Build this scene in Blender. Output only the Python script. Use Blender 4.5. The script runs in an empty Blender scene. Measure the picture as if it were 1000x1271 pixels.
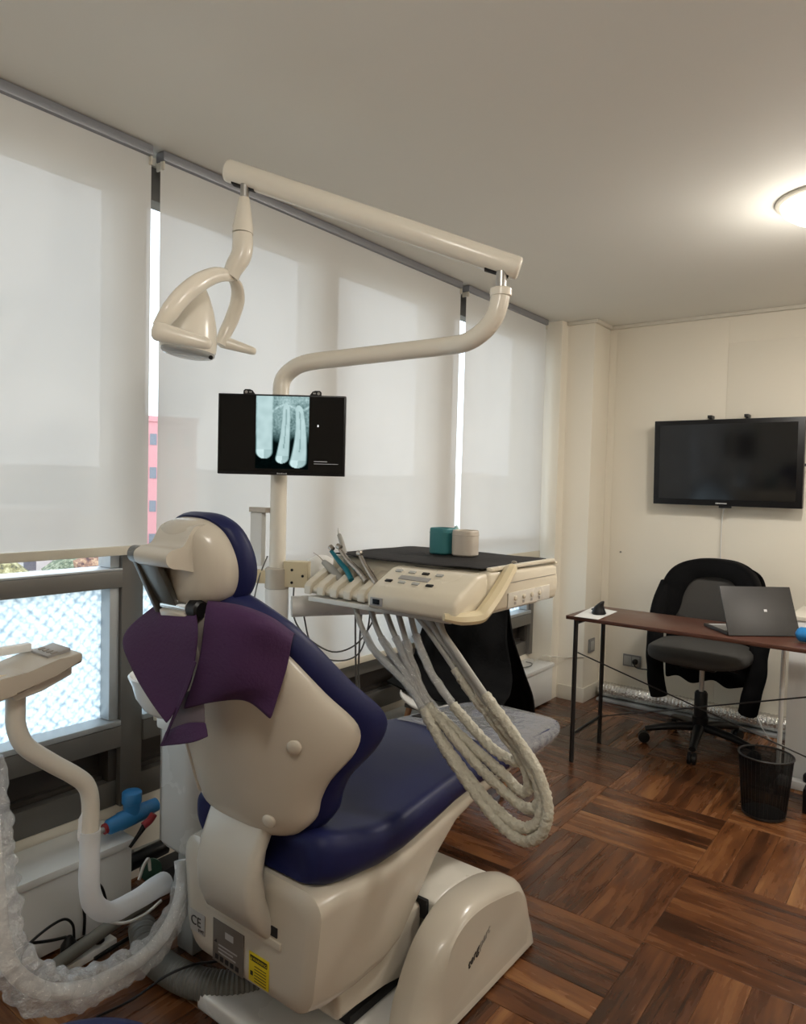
import bpy, bmesh, math, random
from mathutils import Vector, Matrix, noise

scene = bpy.context.scene
COL = scene.collection
random.seed(7)

# ------------------------------------------------------------------ camera
cam_data = bpy.data.cameras.new('camera')
cam = bpy.data.objects.new('camera', cam_data)
COL.objects.link(cam)
cam_data.sensor_fit = 'HORIZONTAL'
cam_data.sensor_width = 36.0
cam_data.lens = 885.0 / 1000.0 * 36.0
cam_data.clip_start = 0.02
cam_data.clip_end = 1000
yaw, pitch, roll = math.radians(37.45), math.radians(-2.28), math.radians(1.46)
fwd = Vector((-math.sin(yaw) * math.cos(pitch), math.cos(yaw) * math.cos(pitch), math.sin(pitch)))
rgt = Vector((math.cos(yaw), math.sin(yaw), 0))
upv = rgt.cross(fwd)
r2 = math.cos(roll) * rgt + math.sin(roll) * upv
u2 = -math.sin(roll) * rgt + math.cos(roll) * upv
cam.matrix_world = Matrix(((r2.x, u2.x, -fwd.x, 0), (r2.y, u2.y, -fwd.y, 0), (r2.z, u2.z, -fwd.z, 1.4), (0, 0, 0, 1)))
scene.camera = cam

# ------------------------------------------------------------------ overcast sky
world = bpy.data.worlds.new('overcast_sky')
scene.world = world
world.use_nodes = True
wn = world.node_tree
wn.nodes.clear()
w_out = wn.nodes.new('ShaderNodeOutputWorld')
w_bg = wn.nodes.new('ShaderNodeBackground')
w_tc = wn.nodes.new('ShaderNodeTexCoord')
w_no = wn.nodes.new('ShaderNodeTexNoise')
w_no.inputs['Scale'].default_value = 2.2
w_no.inputs['Detail'].default_value = 5
w_rp = wn.nodes.new('ShaderNodeValToRGB')
w_rp.color_ramp.elements[0].position = 0.3
w_rp.color_ramp.elements[0].color = (0.66, 0.74, 0.86, 1)
w_rp.color_ramp.elements[1].position = 0.75
w_rp.color_ramp.elements[1].color = (0.95, 0.98, 1.0, 1)
wn.links.new(w_tc.outputs['Generated'], w_no.inputs['Vector'])
wn.links.new(w_no.outputs['Fac'], w_rp.inputs['Fac'])
wn.links.new(w_rp.outputs['Color'], w_bg.inputs['Color'])
w_bg.inputs['Strength'].default_value = 3.5
wn.links.new(w_bg.outputs['Background'], w_out.inputs['Surface'])

# portals: they only guide the sky's light through the window openings
for (py0, py1) in ((-1.4, 1.28), (1.43, 3.06), (3.24, 4.24)):
    ld = bpy.data.lights.new('window_portal', 'AREA')
    ld.shape = 'RECTANGLE'
    ld.size = 1.95
    ld.size_y = py1 - py0
    ld.cycles.is_portal = True
    lo = bpy.data.objects.new('window_portal', ld)
    COL.objects.link(lo)
    lo.location = (-2.34, (py0 + py1) / 2, 1.38)
    lo.rotation_euler = (0, math.radians(-90), 0)

vs = scene.view_settings
vs.view_transform = 'Standard'
vs.look = 'None'
vs.gamma = 1.0
vs.use_curve_mapping = False
vs.exposure = 0.0
scene.cycles.max_bounces = 8
scene.cycles.diffuse_bounces = 4
scene.cycles.transparent_max_bounces = 16
scene.cycles.sample_clamp_indirect = 6.0
scene.cycles.use_denoising = True


# ------------------------------------------------------------------ helpers
def srgb(r, g, b):
    f = lambda c: (c / 255 / 12.92) if c / 255 <= 0.04045 else ((c / 255 + 0.055) / 1.055) ** 2.4
    return (f(r), f(g), f(b))


MATS = {}


def mat(name, col, rough=0.5, metal=0.0, var=0.08, scale=6.0, bump=0.0, bscale=60.0, coat=0.0, emit=None, estr=1.0, trans=0.0, spec=0.5, rvar=0.06):
    m = bpy.data.materials.new(name)
    m.use_nodes = True
    nt = m.node_tree
    p = nt.nodes['Principled BSDF']
    tc = nt.nodes.new('ShaderNodeTexCoord')
    no = nt.nodes.new('ShaderNodeTexNoise')
    no.inputs['Scale'].default_value = scale
    no.inputs['Detail'].default_value = 4
    nt.links.new(tc.outputs['Object'], no.inputs['Vector'])
    rp = nt.nodes.new('ShaderNodeMapRange')
    rp.inputs['To Min'].default_value = 1 - var
    rp.inputs['To Max'].default_value = 1 + var
    nt.links.new(no.outputs['Fac'], rp.inputs['Value'])
    mx = nt.nodes.new('ShaderNodeMix')
    mx.data_type = 'RGBA'
    mx.blend_type = 'MULTIPLY'
    mx.inputs['Factor'].default_value = 1.0
    mx.inputs[6].default_value = (*col, 1)
    nt.links.new(rp.outputs['Result'], mx.inputs[7])
    nt.links.new(mx.outputs[2], p.inputs['Base Color'])
    rr = nt.nodes.new('ShaderNodeMapRange')
    rr.inputs['To Min'].default_value = max(0.0, rough - rvar)
    rr.inputs['To Max'].default_value = min(1.0, rough + rvar)
    nt.links.new(no.outputs['Fac'], rr.inputs['Value'])
    nt.links.new(rr.outputs['Result'], p.inputs['Roughness'])
    p.inputs['Metallic'].default_value = metal
    p.inputs['Specular IOR Level'].default_value = spec
    p.inputs['Coat Weight'].default_value = coat
    p.inputs['Coat Roughness'].default_value = 0.08
    p.inputs['Transmission Weight'].default_value = trans
    if emit:
        p.inputs['Emission Color'].default_value = (*emit, 1)
        p.inputs['Emission Strength'].default_value = estr
    if bump:
        n2 = nt.nodes.new('ShaderNodeTexNoise')
        n2.inputs['Scale'].default_value = bscale
        n2.inputs['Detail'].default_value = 3
        nt.links.new(tc.outputs['Object'], n2.inputs['Vector'])
        b = nt.nodes.new('ShaderNodeBump')
        b.inputs['Strength'].default_value = bump
        b.inputs['Distance'].default_value = 0.01
        nt.links.new(n2.outputs['Fac'], b.inputs['Height'])
        nt.links.new(b.outputs['Normal'], p.inputs['Normal'])
    MATS[name] = m
    return m


def sheer(name, col, through, translucent=0.5, gloss=0.0, bump=0.0, bscale=40.0, rough=0.15):
    """thin sheet: diffuse + translucent weave, partly open, optionally glossy"""
    m = bpy.data.materials.new(name)
    m.use_nodes = True
    nt = m.node_tree
    nt.nodes.clear()
    N = nt.nodes.new
    out = N('ShaderNodeOutputMaterial')
    tc = N('ShaderNodeTexCoord')
    no = N('ShaderNodeTexNoise')
    no.inputs['Scale'].default_value = 3.0
    nt.links.new(tc.outputs['Object'], no.inputs['Vector'])
    mr = N('ShaderNodeMapRange')
    mr.inputs['To Min'].default_value = 0.94
    mr.inputs['To Max'].default_value = 1.04
    nt.links.new(no.outputs['Fac'], mr.inputs['Value'])
    mc = N('ShaderNodeMix')
    mc.data_type = 'RGBA'
    mc.blend_type = 'MULTIPLY'
    mc.inputs['Factor'].default_value = 1
    mc.inputs[6].default_value = (*col, 1)
    nt.links.new(mr.outputs['Result'], mc.inputs[7])
    d = N('ShaderNodeBsdfDiffuse')
    t = N('ShaderNodeBsdfTranslucent')
    tr = N('ShaderNodeBsdfTransparent')
    nt.links.new(mc.outputs[2], d.inputs['Color'])
    nt.links.new(mc.outputs[2], t.inputs['Color'])
    m1 = N('ShaderNodeMixShader')
    m1.inputs[0].default_value = translucent
    nt.links.new(d.outputs[0], m1.inputs[1])
    nt.links.new(t.outputs[0], m1.inputs[2])
    last = m1
    bn = None
    if bump:
        n2 = N('ShaderNodeTexNoise')
        n2.inputs['Scale'].default_value = bscale
        n2.inputs['Detail'].default_value = 4
        nt.links.new(tc.outputs['Object'], n2.inputs['Vector'])
        bn = N('ShaderNodeBump')
        bn.inputs['Strength'].default_value = bump
        bn.inputs['Distance'].default_value = 0.02
        nt.links.new(n2.outputs['Fac'], bn.inputs['Height'])
    m2 = N('ShaderNodeMixShader')
    m2.inputs[0].default_value = through
    nt.links.new(last.outputs[0], m2.inputs[1])
    nt.links.new(tr.outputs[0], m2.inputs[2])
    last = m2
    if gloss:
        g = N('ShaderNodeBsdfGlossy')
        g.inputs['Roughness'].default_value = rough
        if bn:
            nt.links.new(bn.outputs[0], g.inputs['Normal'])
        m3 = N('ShaderNodeMixShader')
        m3.inputs[0].default_value = gloss
        nt.links.new(last.outputs[0], m3.inputs[1])
        nt.links.new(g.outputs[0], m3.inputs[2])
        last = m3
    nt.links.new(last.outputs[0], out.inputs['Surface'])
    MATS[name] = m
    return m


def off(p):
    v = Vector((0, 0, 0))
    while p is not None:
        v += p.location
        p = p.parent
    return v


def tag(o, label=None, cat=None, group=None, kind=None):
    if label:
        o['label'] = label
    if cat:
        o['category'] = cat
    if group:
        o['group'] = group
    if kind:
        o['kind'] = kind
    return o


def thing(name, loc, label, cat, group=None):
    o = bpy.data.objects.new(name, None)
    o.empty_display_size = 0.05
    COL.objects.link(o)
    o.location = loc
    return tag(o, label, cat, group)


def mk(name, verts, faces, m, parent=None, smooth=True, angle=40.0, origin=None):
    """one mesh object from world-space vertices"""
    o_ = off(parent) if parent is not None else Vector(origin or (0, 0, 0))
    me = bpy.data.meshes.new(name)
    me.from_pydata([tuple(Vector(v) - o_) for v in verts], [], faces)
    me.update()
    bm = bmesh.new()
    bm.from_mesh(me)
    bmesh.ops.recalc_face_normals(bm, faces=bm.faces)
    bm.to_mesh(me)
    bm.free()
    if smooth:
        me.polygons.foreach_set('use_smooth', [True] * len(me.polygons))
        me.set_sharp_from_angle(angle=math.radians(angle))
    me.materials.append(MATS[m] if isinstance(m, str) else m)
    ob = bpy.data.objects.new(name, me)
    COL.objects.link(ob)
    if parent is not None:
        ob.parent = parent
    else:
        ob.location = o_
    return ob


def from_bm(name, bm, m, parent=None, origin=None, angle=40.0):
    bm.verts.index_update()
    vs_ = [v.co.copy() for v in bm.verts]
    fs_ = [[v.index for v in f.verts] for f in bm.faces]
    bm.free()
    return mk(name, vs_, fs_, m, parent, True, angle, origin)


def box_bm(bm, x, y, z, bevel=0.0, seg=2, rot=None, piv=None):
    r = bmesh.ops.create_cube(bm, size=1.0)
    vs_ = r['verts']
    c = Vector(((x[0] + x[1]) / 2, (y[0] + y[1]) / 2, (z[0] + z[1]) / 2))
    for v in vs_:
        v.co = Vector((c.x + v.co.x * (x[1] - x[0]), c.y + v.co.y * (y[1] - y[0]), c.z + v.co.z * (z[1] - z[0])))
    if rot is not None:
        pv = Vector(piv) if piv is not None else c
        for v in vs_:
            v.co = pv + rot @ (v.co - pv)
    if bevel:
        es = set()
        for v in vs_:
            es.update(v.link_edges)
        bmesh.ops.bevel(bm, geom=list(es), offset=bevel, segments=seg, affect='EDGES', profile=0.6)


def box(name, x, y, z, m, parent=None, bevel=0.003, seg=2, rot=None, piv=None, origin=None):
    bm = bmesh.new()
    box_bm(bm, x, y, z, bevel, seg, rot, piv)
    return from_bm(name, bm, m, parent, origin)


def prism(name, pts, axis, a0, a1, m, parent=None, bevel=0.0, seg=3, origin=None, angle=40):
    """2-D outline swept along x, y or z between a0 and a1"""
    bm = bmesh.new()

    def co(p, a):
        return {'x': (a, p[0], p[1]), 'y': (p[0], a, p[1]), 'z': (p[0], p[1], a)}[axis]
    b = [bm.verts.new(co(p, a0)) for p in pts]
    t = [bm.verts.new(co(p, a1)) for p in pts]
    n = len(pts)
    bm.faces.new(b[::-1])
    bm.faces.new(t)
    for i in range(n):
        bm.faces.new((b[i], b[(i + 1) % n], t[(i + 1) % n], t[i]))
    if bevel:
        bmesh.ops.bevel(bm, geom=list(bm.edges), offset=bevel, segments=seg, affect='EDGES', profile=0.5)
    return from_bm(name, bm, m, parent, origin, angle)


def ring_faces(k, n, base=0):
    fs_ = []
    for r in range(k - 1):
        for i in range(n):
            a, b = base + r * n + i, base + r * n + (i + 1) % n
            fs_.append((a, b, b + n, a + n))
    return fs_


def loft(name, rings, m, parent=None, caps=True, origin=None, angle=50):
    n = len(rings[0])
    v = [p for r in rings for p in r]
    f = ring_faces(len(rings), n)
    if caps:
        f.append(tuple(range(n))[::-1])
        f.append(tuple(range((len(rings) - 1) * n, len(rings) * n)))
    return mk(name, v, f, m, parent, True, angle, origin)


def rrect(hw, hh, r, k=4):
    """rounded rectangle outline, counter-clockwise"""
    r = min(r, hw * 0.999, hh * 0.999)
    pts = []
    for cx, cy, a in ((hw - r, hh - r, 0), (-hw + r, hh - r, 90), (-hw + r, -hh + r, 180), (hw - r, -hh + r, 270)):
        for i in range(k + 1):
            t = math.radians(a + 90 * i / k)
            pts.append((cx + r * math.cos(t), cy + r * math.sin(t)))
    return pts


def crom(pts, sub=6, closed=False):
    P_ = [Vector(p) for p in pts]
    n = len(P_)
    out = []
    for i in range(n if closed else n - 1):
        if closed:
            a, b, c, d = P_[(i - 1) % n], P_[i], P_[(i + 1) % n], P_[(i + 2) % n]
        else:
            b, c = P_[i], P_[i + 1]
            a = P_[i - 1] if i > 0 else b + (b - c)
            d = P_[i + 2] if i + 2 < n else c + (c - b)
        for s in range(sub):
            t = s / sub
            out.append(0.5 * ((2 * b) + (c - a) * t + (2 * a - 5 * b + 4 * c - d) * t * t + (3 * b - a - 3 * c + d) * t ** 3))
    if not closed:
        out.append(P_[-1])
    return out


def tube_data(pts, r, n=12, sub=6, flat=None, wob=0.0, wscale=20.0, ridge=None, closed=False):
    c = crom(pts, sub, closed) if sub > 1 else [Vector(p) for p in pts]
    N_ = len(c)
    rings = []
    tprev = None
    nrm = None
    acc = 0.0
    for i, p in enumerate(c):
        t = (c[min(i + 1, N_ - 1)] - c[max(i - 1, 0)])
        if t.length < 1e-9:
            t = tprev or Vector((0, 0, 1))
        t.normalize()
        if nrm is None:
            ref = Vector((0, 0, 1)) if abs(t.z) < 0.9 else Vector((1, 0, 0))
            nrm = (ref - t * ref.dot(t)).normalized()
        else:
            nrm = (nrm - t * nrm.dot(t)).normalized()
        bn = t.cross(nrm)
        if i > 0:
            acc += (p - c[i - 1]).length
        fr = i / max(1, N_ - 1)
        if isinstance(r, (list, tuple)):
            x = fr * (len(r) - 1)
            k = min(int(x), len(r) - 2)
            rad = r[k] + (r[k + 1] - r[k]) * (x - k)
        else:
            rad = r
        if ridge:
            rad *= 1 + ridge[0] * (0.5 + 0.5 * math.sin(2 * math.pi * acc / ridge[1]))
        ring = []
        for j in range(n):
            a = 2 * math.pi * j / n
            rr_ = rad
            d = math.cos(a) * nrm + math.sin(a) * bn
            if flat:
                d = math.cos(a) * nrm * flat[0] + math.sin(a) * bn * flat[1]
            if wob:
                rr_ *= 1 + wob * noise.noise((p + d * rad) * wscale)
            ring.append(p + d * rr_)
        rings.append(ring)
        tprev = t
    return rings


def tube(name, pts, r, m, parent=None, n=12, sub=6, flat=None, wob=0.0, wscale=20.0, ridge=None, origin=None, angle=60):
    return loft(name, tube_data(pts, r, n, sub, flat, wob, wscale, ridge), m, parent, True, origin, angle)


def lathe(name, prof, c, m, parent=None, axis=(0, 0, 1), n=24, origin=None, angle=40, ell=(1, 1)):
    """profile of (radius, height) pairs turned about axis through c"""
    ax = Vector(axis).normalized()
    ref = Vector((0, 0, 1)) if abs(ax.z) < 0.9 else Vector((1, 0, 0))
    e1 = (ref - ax * ref.dot(ax)).normalized()
    if abs(ax.z) >= 0.9:
        e1 = Vector((1, 0, 0))
    e2 = ax.cross(e1)
    c = Vector(c)
    rings = [[c + ax * h + e1 * (math.cos(2 * math.pi * j / n) * max(r, 1e-4) * ell[0]) + e2 * (math.sin(2 * math.pi * j / n) * max(r, 1e-4) * ell[1]) for j in range(n)] for r, h in prof]
    return loft(name, rings, m, parent, True, origin, angle)


def pillow(name, outline, rings, fn, m, parent=None, ctr=(0, 0), origin=None, angle=50):
    """closed body over a star-shaped outline: rings of (scale, depth) mapped by fn(u, v, d)"""
    v, f = [], []
    n = len(outline)
    for s, d in rings:
        for (u, w) in outline:
            v.append(fn(ctr[0] + (u - ctr[0]) * s, ctr[1] + (w - ctr[1]) * s, d))
    f = ring_faces(len(rings), n)
    a = len(v)
    v.append(fn(ctr[0], ctr[1], rings[0][1]))
    v.append(fn(ctr[0], ctr[1], rings[-1][1]))
    L = (len(rings) - 1) * n
    for i in range(n):
        f.append((a, (i + 1) % n, i))
        f.append((a + 1, L + i, L + (i + 1) % n))
    return mk(name, v, f, m, parent, True, angle, origin)


def smooth_outline(pts, sub=5):
    return [(p.x, p.y) for p in crom([(x, y, 0) for x, y in pts], sub, closed=True)]


def sheet(name, grid, m, parent=None, thick=0.0015, origin=None, sub=1):
    """cloth: grid of world points, thickened"""
    R_, C_ = len(grid), len(grid[0])
    v = [p for row in grid for p in row]
    f = [(r * C_ + c, r * C_ + c + 1, (r + 1) * C_ + c + 1, (r + 1) * C_ + c) for r in range(R_ - 1) for c in range(C_ - 1)]
    o = mk(name, v, f, m, parent, True, 60, origin)
    if sub:
        s = o.modifiers.new('smooth', 'SUBSURF')
        s.levels = s.render_levels = sub
    if thick:
        s = o.modifiers.new('cloth_thickness', 'SOLIDIFY')
        s.thickness = thick
        s.offset = 0
    return o


def text(name, s, size, loc, xd, yd, m, parent=None, depth=0.0006, align='LEFT', shear=0.0, xs=1.0):
    cu = bpy.data.curves.new(name, 'FONT')
    cu.body = s
    cu.size = size
    cu.extrude = depth
    cu.align_x = align
    cu.shear = shear
    cu.resolution_u = 3
    ob = bpy.data.objects.new(name, cu)
    COL.objects.link(ob)
    dg = bpy.context.evaluated_depsgraph_get()
    me = bpy.data.meshes.new_from_object(ob.evaluated_get(dg))
    bpy.data.objects.remove(ob)
    xd = Vector(xd).normalized()
    yd = Vector(yd).normalized()
    zd = xd.cross(yd)
    L = Vector(loc)
    v = [L + xd * (p.co.x * xs) + yd * p.co.y + zd * p.co.z for p in me.vertices]
    f = [tuple(p.vertices) for p in me.polygons]
    bpy.data.meshes.remove(me)
    return mk(name, v, f, m, parent, False)


# ------------------------------------------------------------------ materials
mat('wall_paint', (0.82, 0.765, 0.655), 0.6, var=0.04, scale=1.5, bump=0.03, bscale=35)
mat('ceiling_paint', (0.76, 0.745, 0.69), 0.75, var=0.03, scale=1.2, bump=0.03, bscale=30)
mat('trim_paint', (0.68, 0.64, 0.55), 0.4, var=0.03)
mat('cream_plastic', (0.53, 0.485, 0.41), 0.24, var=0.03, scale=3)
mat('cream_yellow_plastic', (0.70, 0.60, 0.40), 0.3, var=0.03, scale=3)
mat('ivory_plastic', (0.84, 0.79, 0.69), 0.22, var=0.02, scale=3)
mat('grey_cream_plastic', (0.68, 0.65, 0.58), 0.28, var=0.03, scale=3)
mat('white_plastic', (0.76, 0.75, 0.72), 0.28, var=0.03, scale=3)
mat('strap_plastic', (0.50, 0.475, 0.42), 0.28, var=0.03, scale=3)
mat('unit_plastic', (0.60, 0.60, 0.58), 0.28, var=0.03, scale=3)
mat('white_enamel', (0.85, 0.86, 0.85), 0.22, var=0.03, scale=3)
mat('grey_enamel', (0.42, 0.42, 0.40), 0.4, var=0.04)
mat('navy_vinyl', (0.010, 0.013, 0.064), 0.46, var=0.1, scale=5, bump=0.02, bscale=180, spec=0.22)
mat('purple_cloth', (0.047, 0.013, 0.063), 0.85, var=0.12, scale=9, bump=0.15, bscale=150)
mat('black_cloth', (0.0055, 0.0055, 0.006), 0.95, var=0.25, scale=7, bump=0.2, bscale=90, spec=0.12)
mat('drape_black', (0.020, 0.018, 0.018), 0.8, var=0.2, scale=9, bump=0.2, bscale=60, spec=0.25)
mat('black_plastic', (0.008, 0.008, 0.009), 0.35, var=0.1, spec=0.3)
mat('black_matte', (0.010, 0.010, 0.011), 0.7, var=0.1)
mat('black_screen', (0.003, 0.003, 0.0035), 0.16, var=0.02, spec=0.22)
mat('tv_screen', (0.004, 0.004, 0.005), 0.10, var=0.02, spec=0.5)
mat('black_metal', (0.014, 0.013, 0.013), 0.4, var=0.1)
mat('dark_slot', (0.008, 0.007, 0.007), 0.8)
mat('window_aluminium', (0.16, 0.15, 0.135), 0.42, metal=0.35, var=0.06)
mat('sash_aluminium', (0.42, 0.44, 0.45), 0.38, metal=0.35, var=0.05)
mat('dark_panel', (0.045, 0.038, 0.032), 0.35, var=0.15)
mat('rail_aluminium', (0.30, 0.31, 0.34), 0.4, metal=0.5, var=0.05)
mat('chrome', (0.75, 0.75, 0.74), 0.12, metal=1.0, var=0.03)
mat('steel', (0.45, 0.41, 0.37), 0.28, metal=0.9, var=0.05)
mat('brushed_steel', (0.55, 0.54, 0.52), 0.35, metal=0.9, var=0.05)
mat('bracket_grey', (0.10, 0.098, 0.088), 0.35, metal=0.3, var=0.05)
mat('teal_anodised', (0.0, 0.16, 0.22), 0.3, metal=0.2, var=0.06)
mat('teal_plastic', (0.04, 0.20, 0.22), 0.5, var=0.06)
mat('sand_plastic', (0.56, 0.50, 0.43), 0.5, var=0.05)
mat('hose_grey', (0.36, 0.35, 0.32), 0.45, var=0.08, scale=30)
mat('hose_wrap', (0.52, 0.49, 0.40), 0.4, var=0.18, scale=90, bump=0.6, bscale=130)
mat('duct_grey', (0.14, 0.14, 0.13), 0.4, var=0.1)
mat('pipe_grey', (0.16, 0.155, 0.135), 0.5, var=0.1)
mat('blue_fitting', (0.03, 0.22, 0.52), 0.35, var=0.1)
mat('red_plastic', (0.35, 0.03, 0.04), 0.4)
mat('green_plastic', (0.03, 0.10, 0.07), 0.5)
mat('desk_wood', (0.078, 0.029, 0.018), 0.35, var=0.2, scale=14)
mat('leg_wood', (0.42, 0.22, 0.11), 0.5, var=0.12, scale=20)
mat('chair_fabric', (0.055, 0.052, 0.048), 0.9, var=0.12, scale=30, bump=0.2, bscale=250)
mat('socket_grey', (0.22, 0.22, 0.22), 0.4)
mat('foil', (0.70, 0.69, 0.66), 0.22, metal=1.0, var=0.12, scale=60, bump=0.8, bscale=90)
mat('paper_white', (0.72, 0.72, 0.70), 0.7, var=0.03)
mat('laptop_lid', (0.040, 0.038, 0.037), 0.42, metal=0.35, var=0.06)
mat('packet_blue', (0.02, 0.20, 0.50), 0.3, var=0.25, scale=25)
mat('sticker_grey', (0.34, 0.33, 0.32), 0.4, var=0.05)
mat('sticker_silver', (0.16, 0.14, 0.12), 0.35, metal=0.3, var=0.08)
mat('sticker_yellow', (0.62, 0.48, 0.015), 0.45)
mat('ink', (0.012, 0.012, 0.012), 0.5)
mat('ink_light', (0.28, 0.26, 0.23), 0.5)
mat('print_grey', (0.38, 0.37, 0.36), 0.5)
mat('print_silver', (0.55, 0.55, 0.55), 0.4)
mat('lamp_glass', (0.9, 0.88, 0.82), 0.3, emit=(1.0, 0.93, 0.80), estr=9.0)
mat('lens_plastic', (0.62, 0.62, 0.60), 0.1, var=0.02, trans=0.4)
sheer('blind_fabric', (0.79, 0.785, 0.76), 0.042, translucent=0.215)
sheer('clear_plastic', (0.84, 0.86, 0.88), 0.66, translucent=0.4, gloss=0.24, bump=1.0, bscale=70, rough=0.1)
sheer('cling_film', (0.75, 0.76, 0.78), 0.70, translucent=0.2, gloss=0.26, bump=0.5, bscale=30, rough=0.2)
sheer('white_wrap', (0.90, 0.91, 0.92), 0.04, translucent=0.35, gloss=0.08, bump=0.5, bscale=60, rough=0.3)
sheer('wire_mesh', (0.01, 0.01, 0.011), 0.30, translucent=0.0)


def glass_mat(name, pattern):
    m = bpy.data.materials.new(name)
    m.use_nodes = True
    nt = m.node_tree
    nt.nodes.clear()
    N = nt.nodes.new
    out = N('ShaderNodeOutputMaterial')
    tr = N('ShaderNodeBsdfTransparent')
    gl = N('ShaderNodeBsdfGlossy')
    gl.inputs['Roughness'].default_value = 0.03
    mx = N('ShaderNodeMixShader')
    if not pattern:
        tr.inputs['Color'].default_value = (0.93, 0.96, 0.97, 1)
        mx.inputs[0].default_value = 0.05
        nt.links.new(tr.outputs[0], mx.inputs[1])
        nt.links.new(gl.outputs[0], mx.inputs[2])
    else:
        # pressed relief: lens-like facets scatter part of the light
        tc = N('ShaderNodeTexCoord')
        mp = N('ShaderNodeMapping')
        mp.inputs['Scale'].default_value = (34, 34, 34)
        mp.inputs['Rotation'].default_value = (math.radians(45), 0, 0)
        nt.links.new(tc.outputs['Object'], mp.inputs['Vector'])
        v1 = N('ShaderNodeTexVoronoi')
        v1.inputs['Scale'].default_value = 1.0
        v1.inputs['Randomness'].default_value = 0.12
        nt.links.new(mp.outputs[0], v1.inputs['Vector'])
        v2 = N('ShaderNodeTexVoronoi')
        v2.inputs['Scale'].default_value = 2.3
        v2.inputs['Randomness'].default_value = 0.8
        nt.links.new(mp.outputs[0], v2.inputs['Vector'])
        ad = N('ShaderNodeMath')
        ad.operation = 'MULTIPLY'
        nt.links.new(v1.outputs['Distance'], ad.inputs[0])
        nt.links.new(v2.outputs['Distance'], ad.inputs[1])
        rp = N('ShaderNodeValToRGB')
        rp.color_ramp.elements[0].position = 0.02
        rp.color_ramp.elements[0].color = (0.92, 0.98, 1.0, 1)
        rp.color_ramp.elements[1].position = 0.42
        rp.color_ramp.elements[1].color = (0.52, 0.62, 0.68, 1)
        nt.links.new(ad.outputs[0], rp.inputs['Fac'])
        tl = N('ShaderNodeBsdfTranslucent')
        rf = N('ShaderNodeBsdfRefraction')
        rf.inputs['IOR'].default_value = 1.12
        rf.inputs['Roughness'].default_value = 0.25
        bp = N('ShaderNodeBump')
        bp.inputs['Strength'].default_value = 1.0
        bp.inputs['Distance'].default_value = 0.01
        nt.links.new(ad.outputs[0], bp.inputs['Height'])
        nt.links.new(bp.outputs[0], tl.inputs['Normal'])
        nt.links.new(rp.outputs['Color'], tr.inputs['Color'])
        nt.links.new(rp.outputs['Color'], tl.inputs['Color'])
        mx.inputs[0].default_value = 0.82
        nt.links.new(tr.outputs[0], mx.inputs[1])
        nt.links.new(tl.outputs[0], mx.inputs[2])
        nt.nodes.remove(rf)
    nt.links.new(mx.outputs[0], out.inputs['Surface'])
    MATS[name] = m


glass_mat('clear_glass', False)
glass_mat('relief_glass', True)


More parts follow.
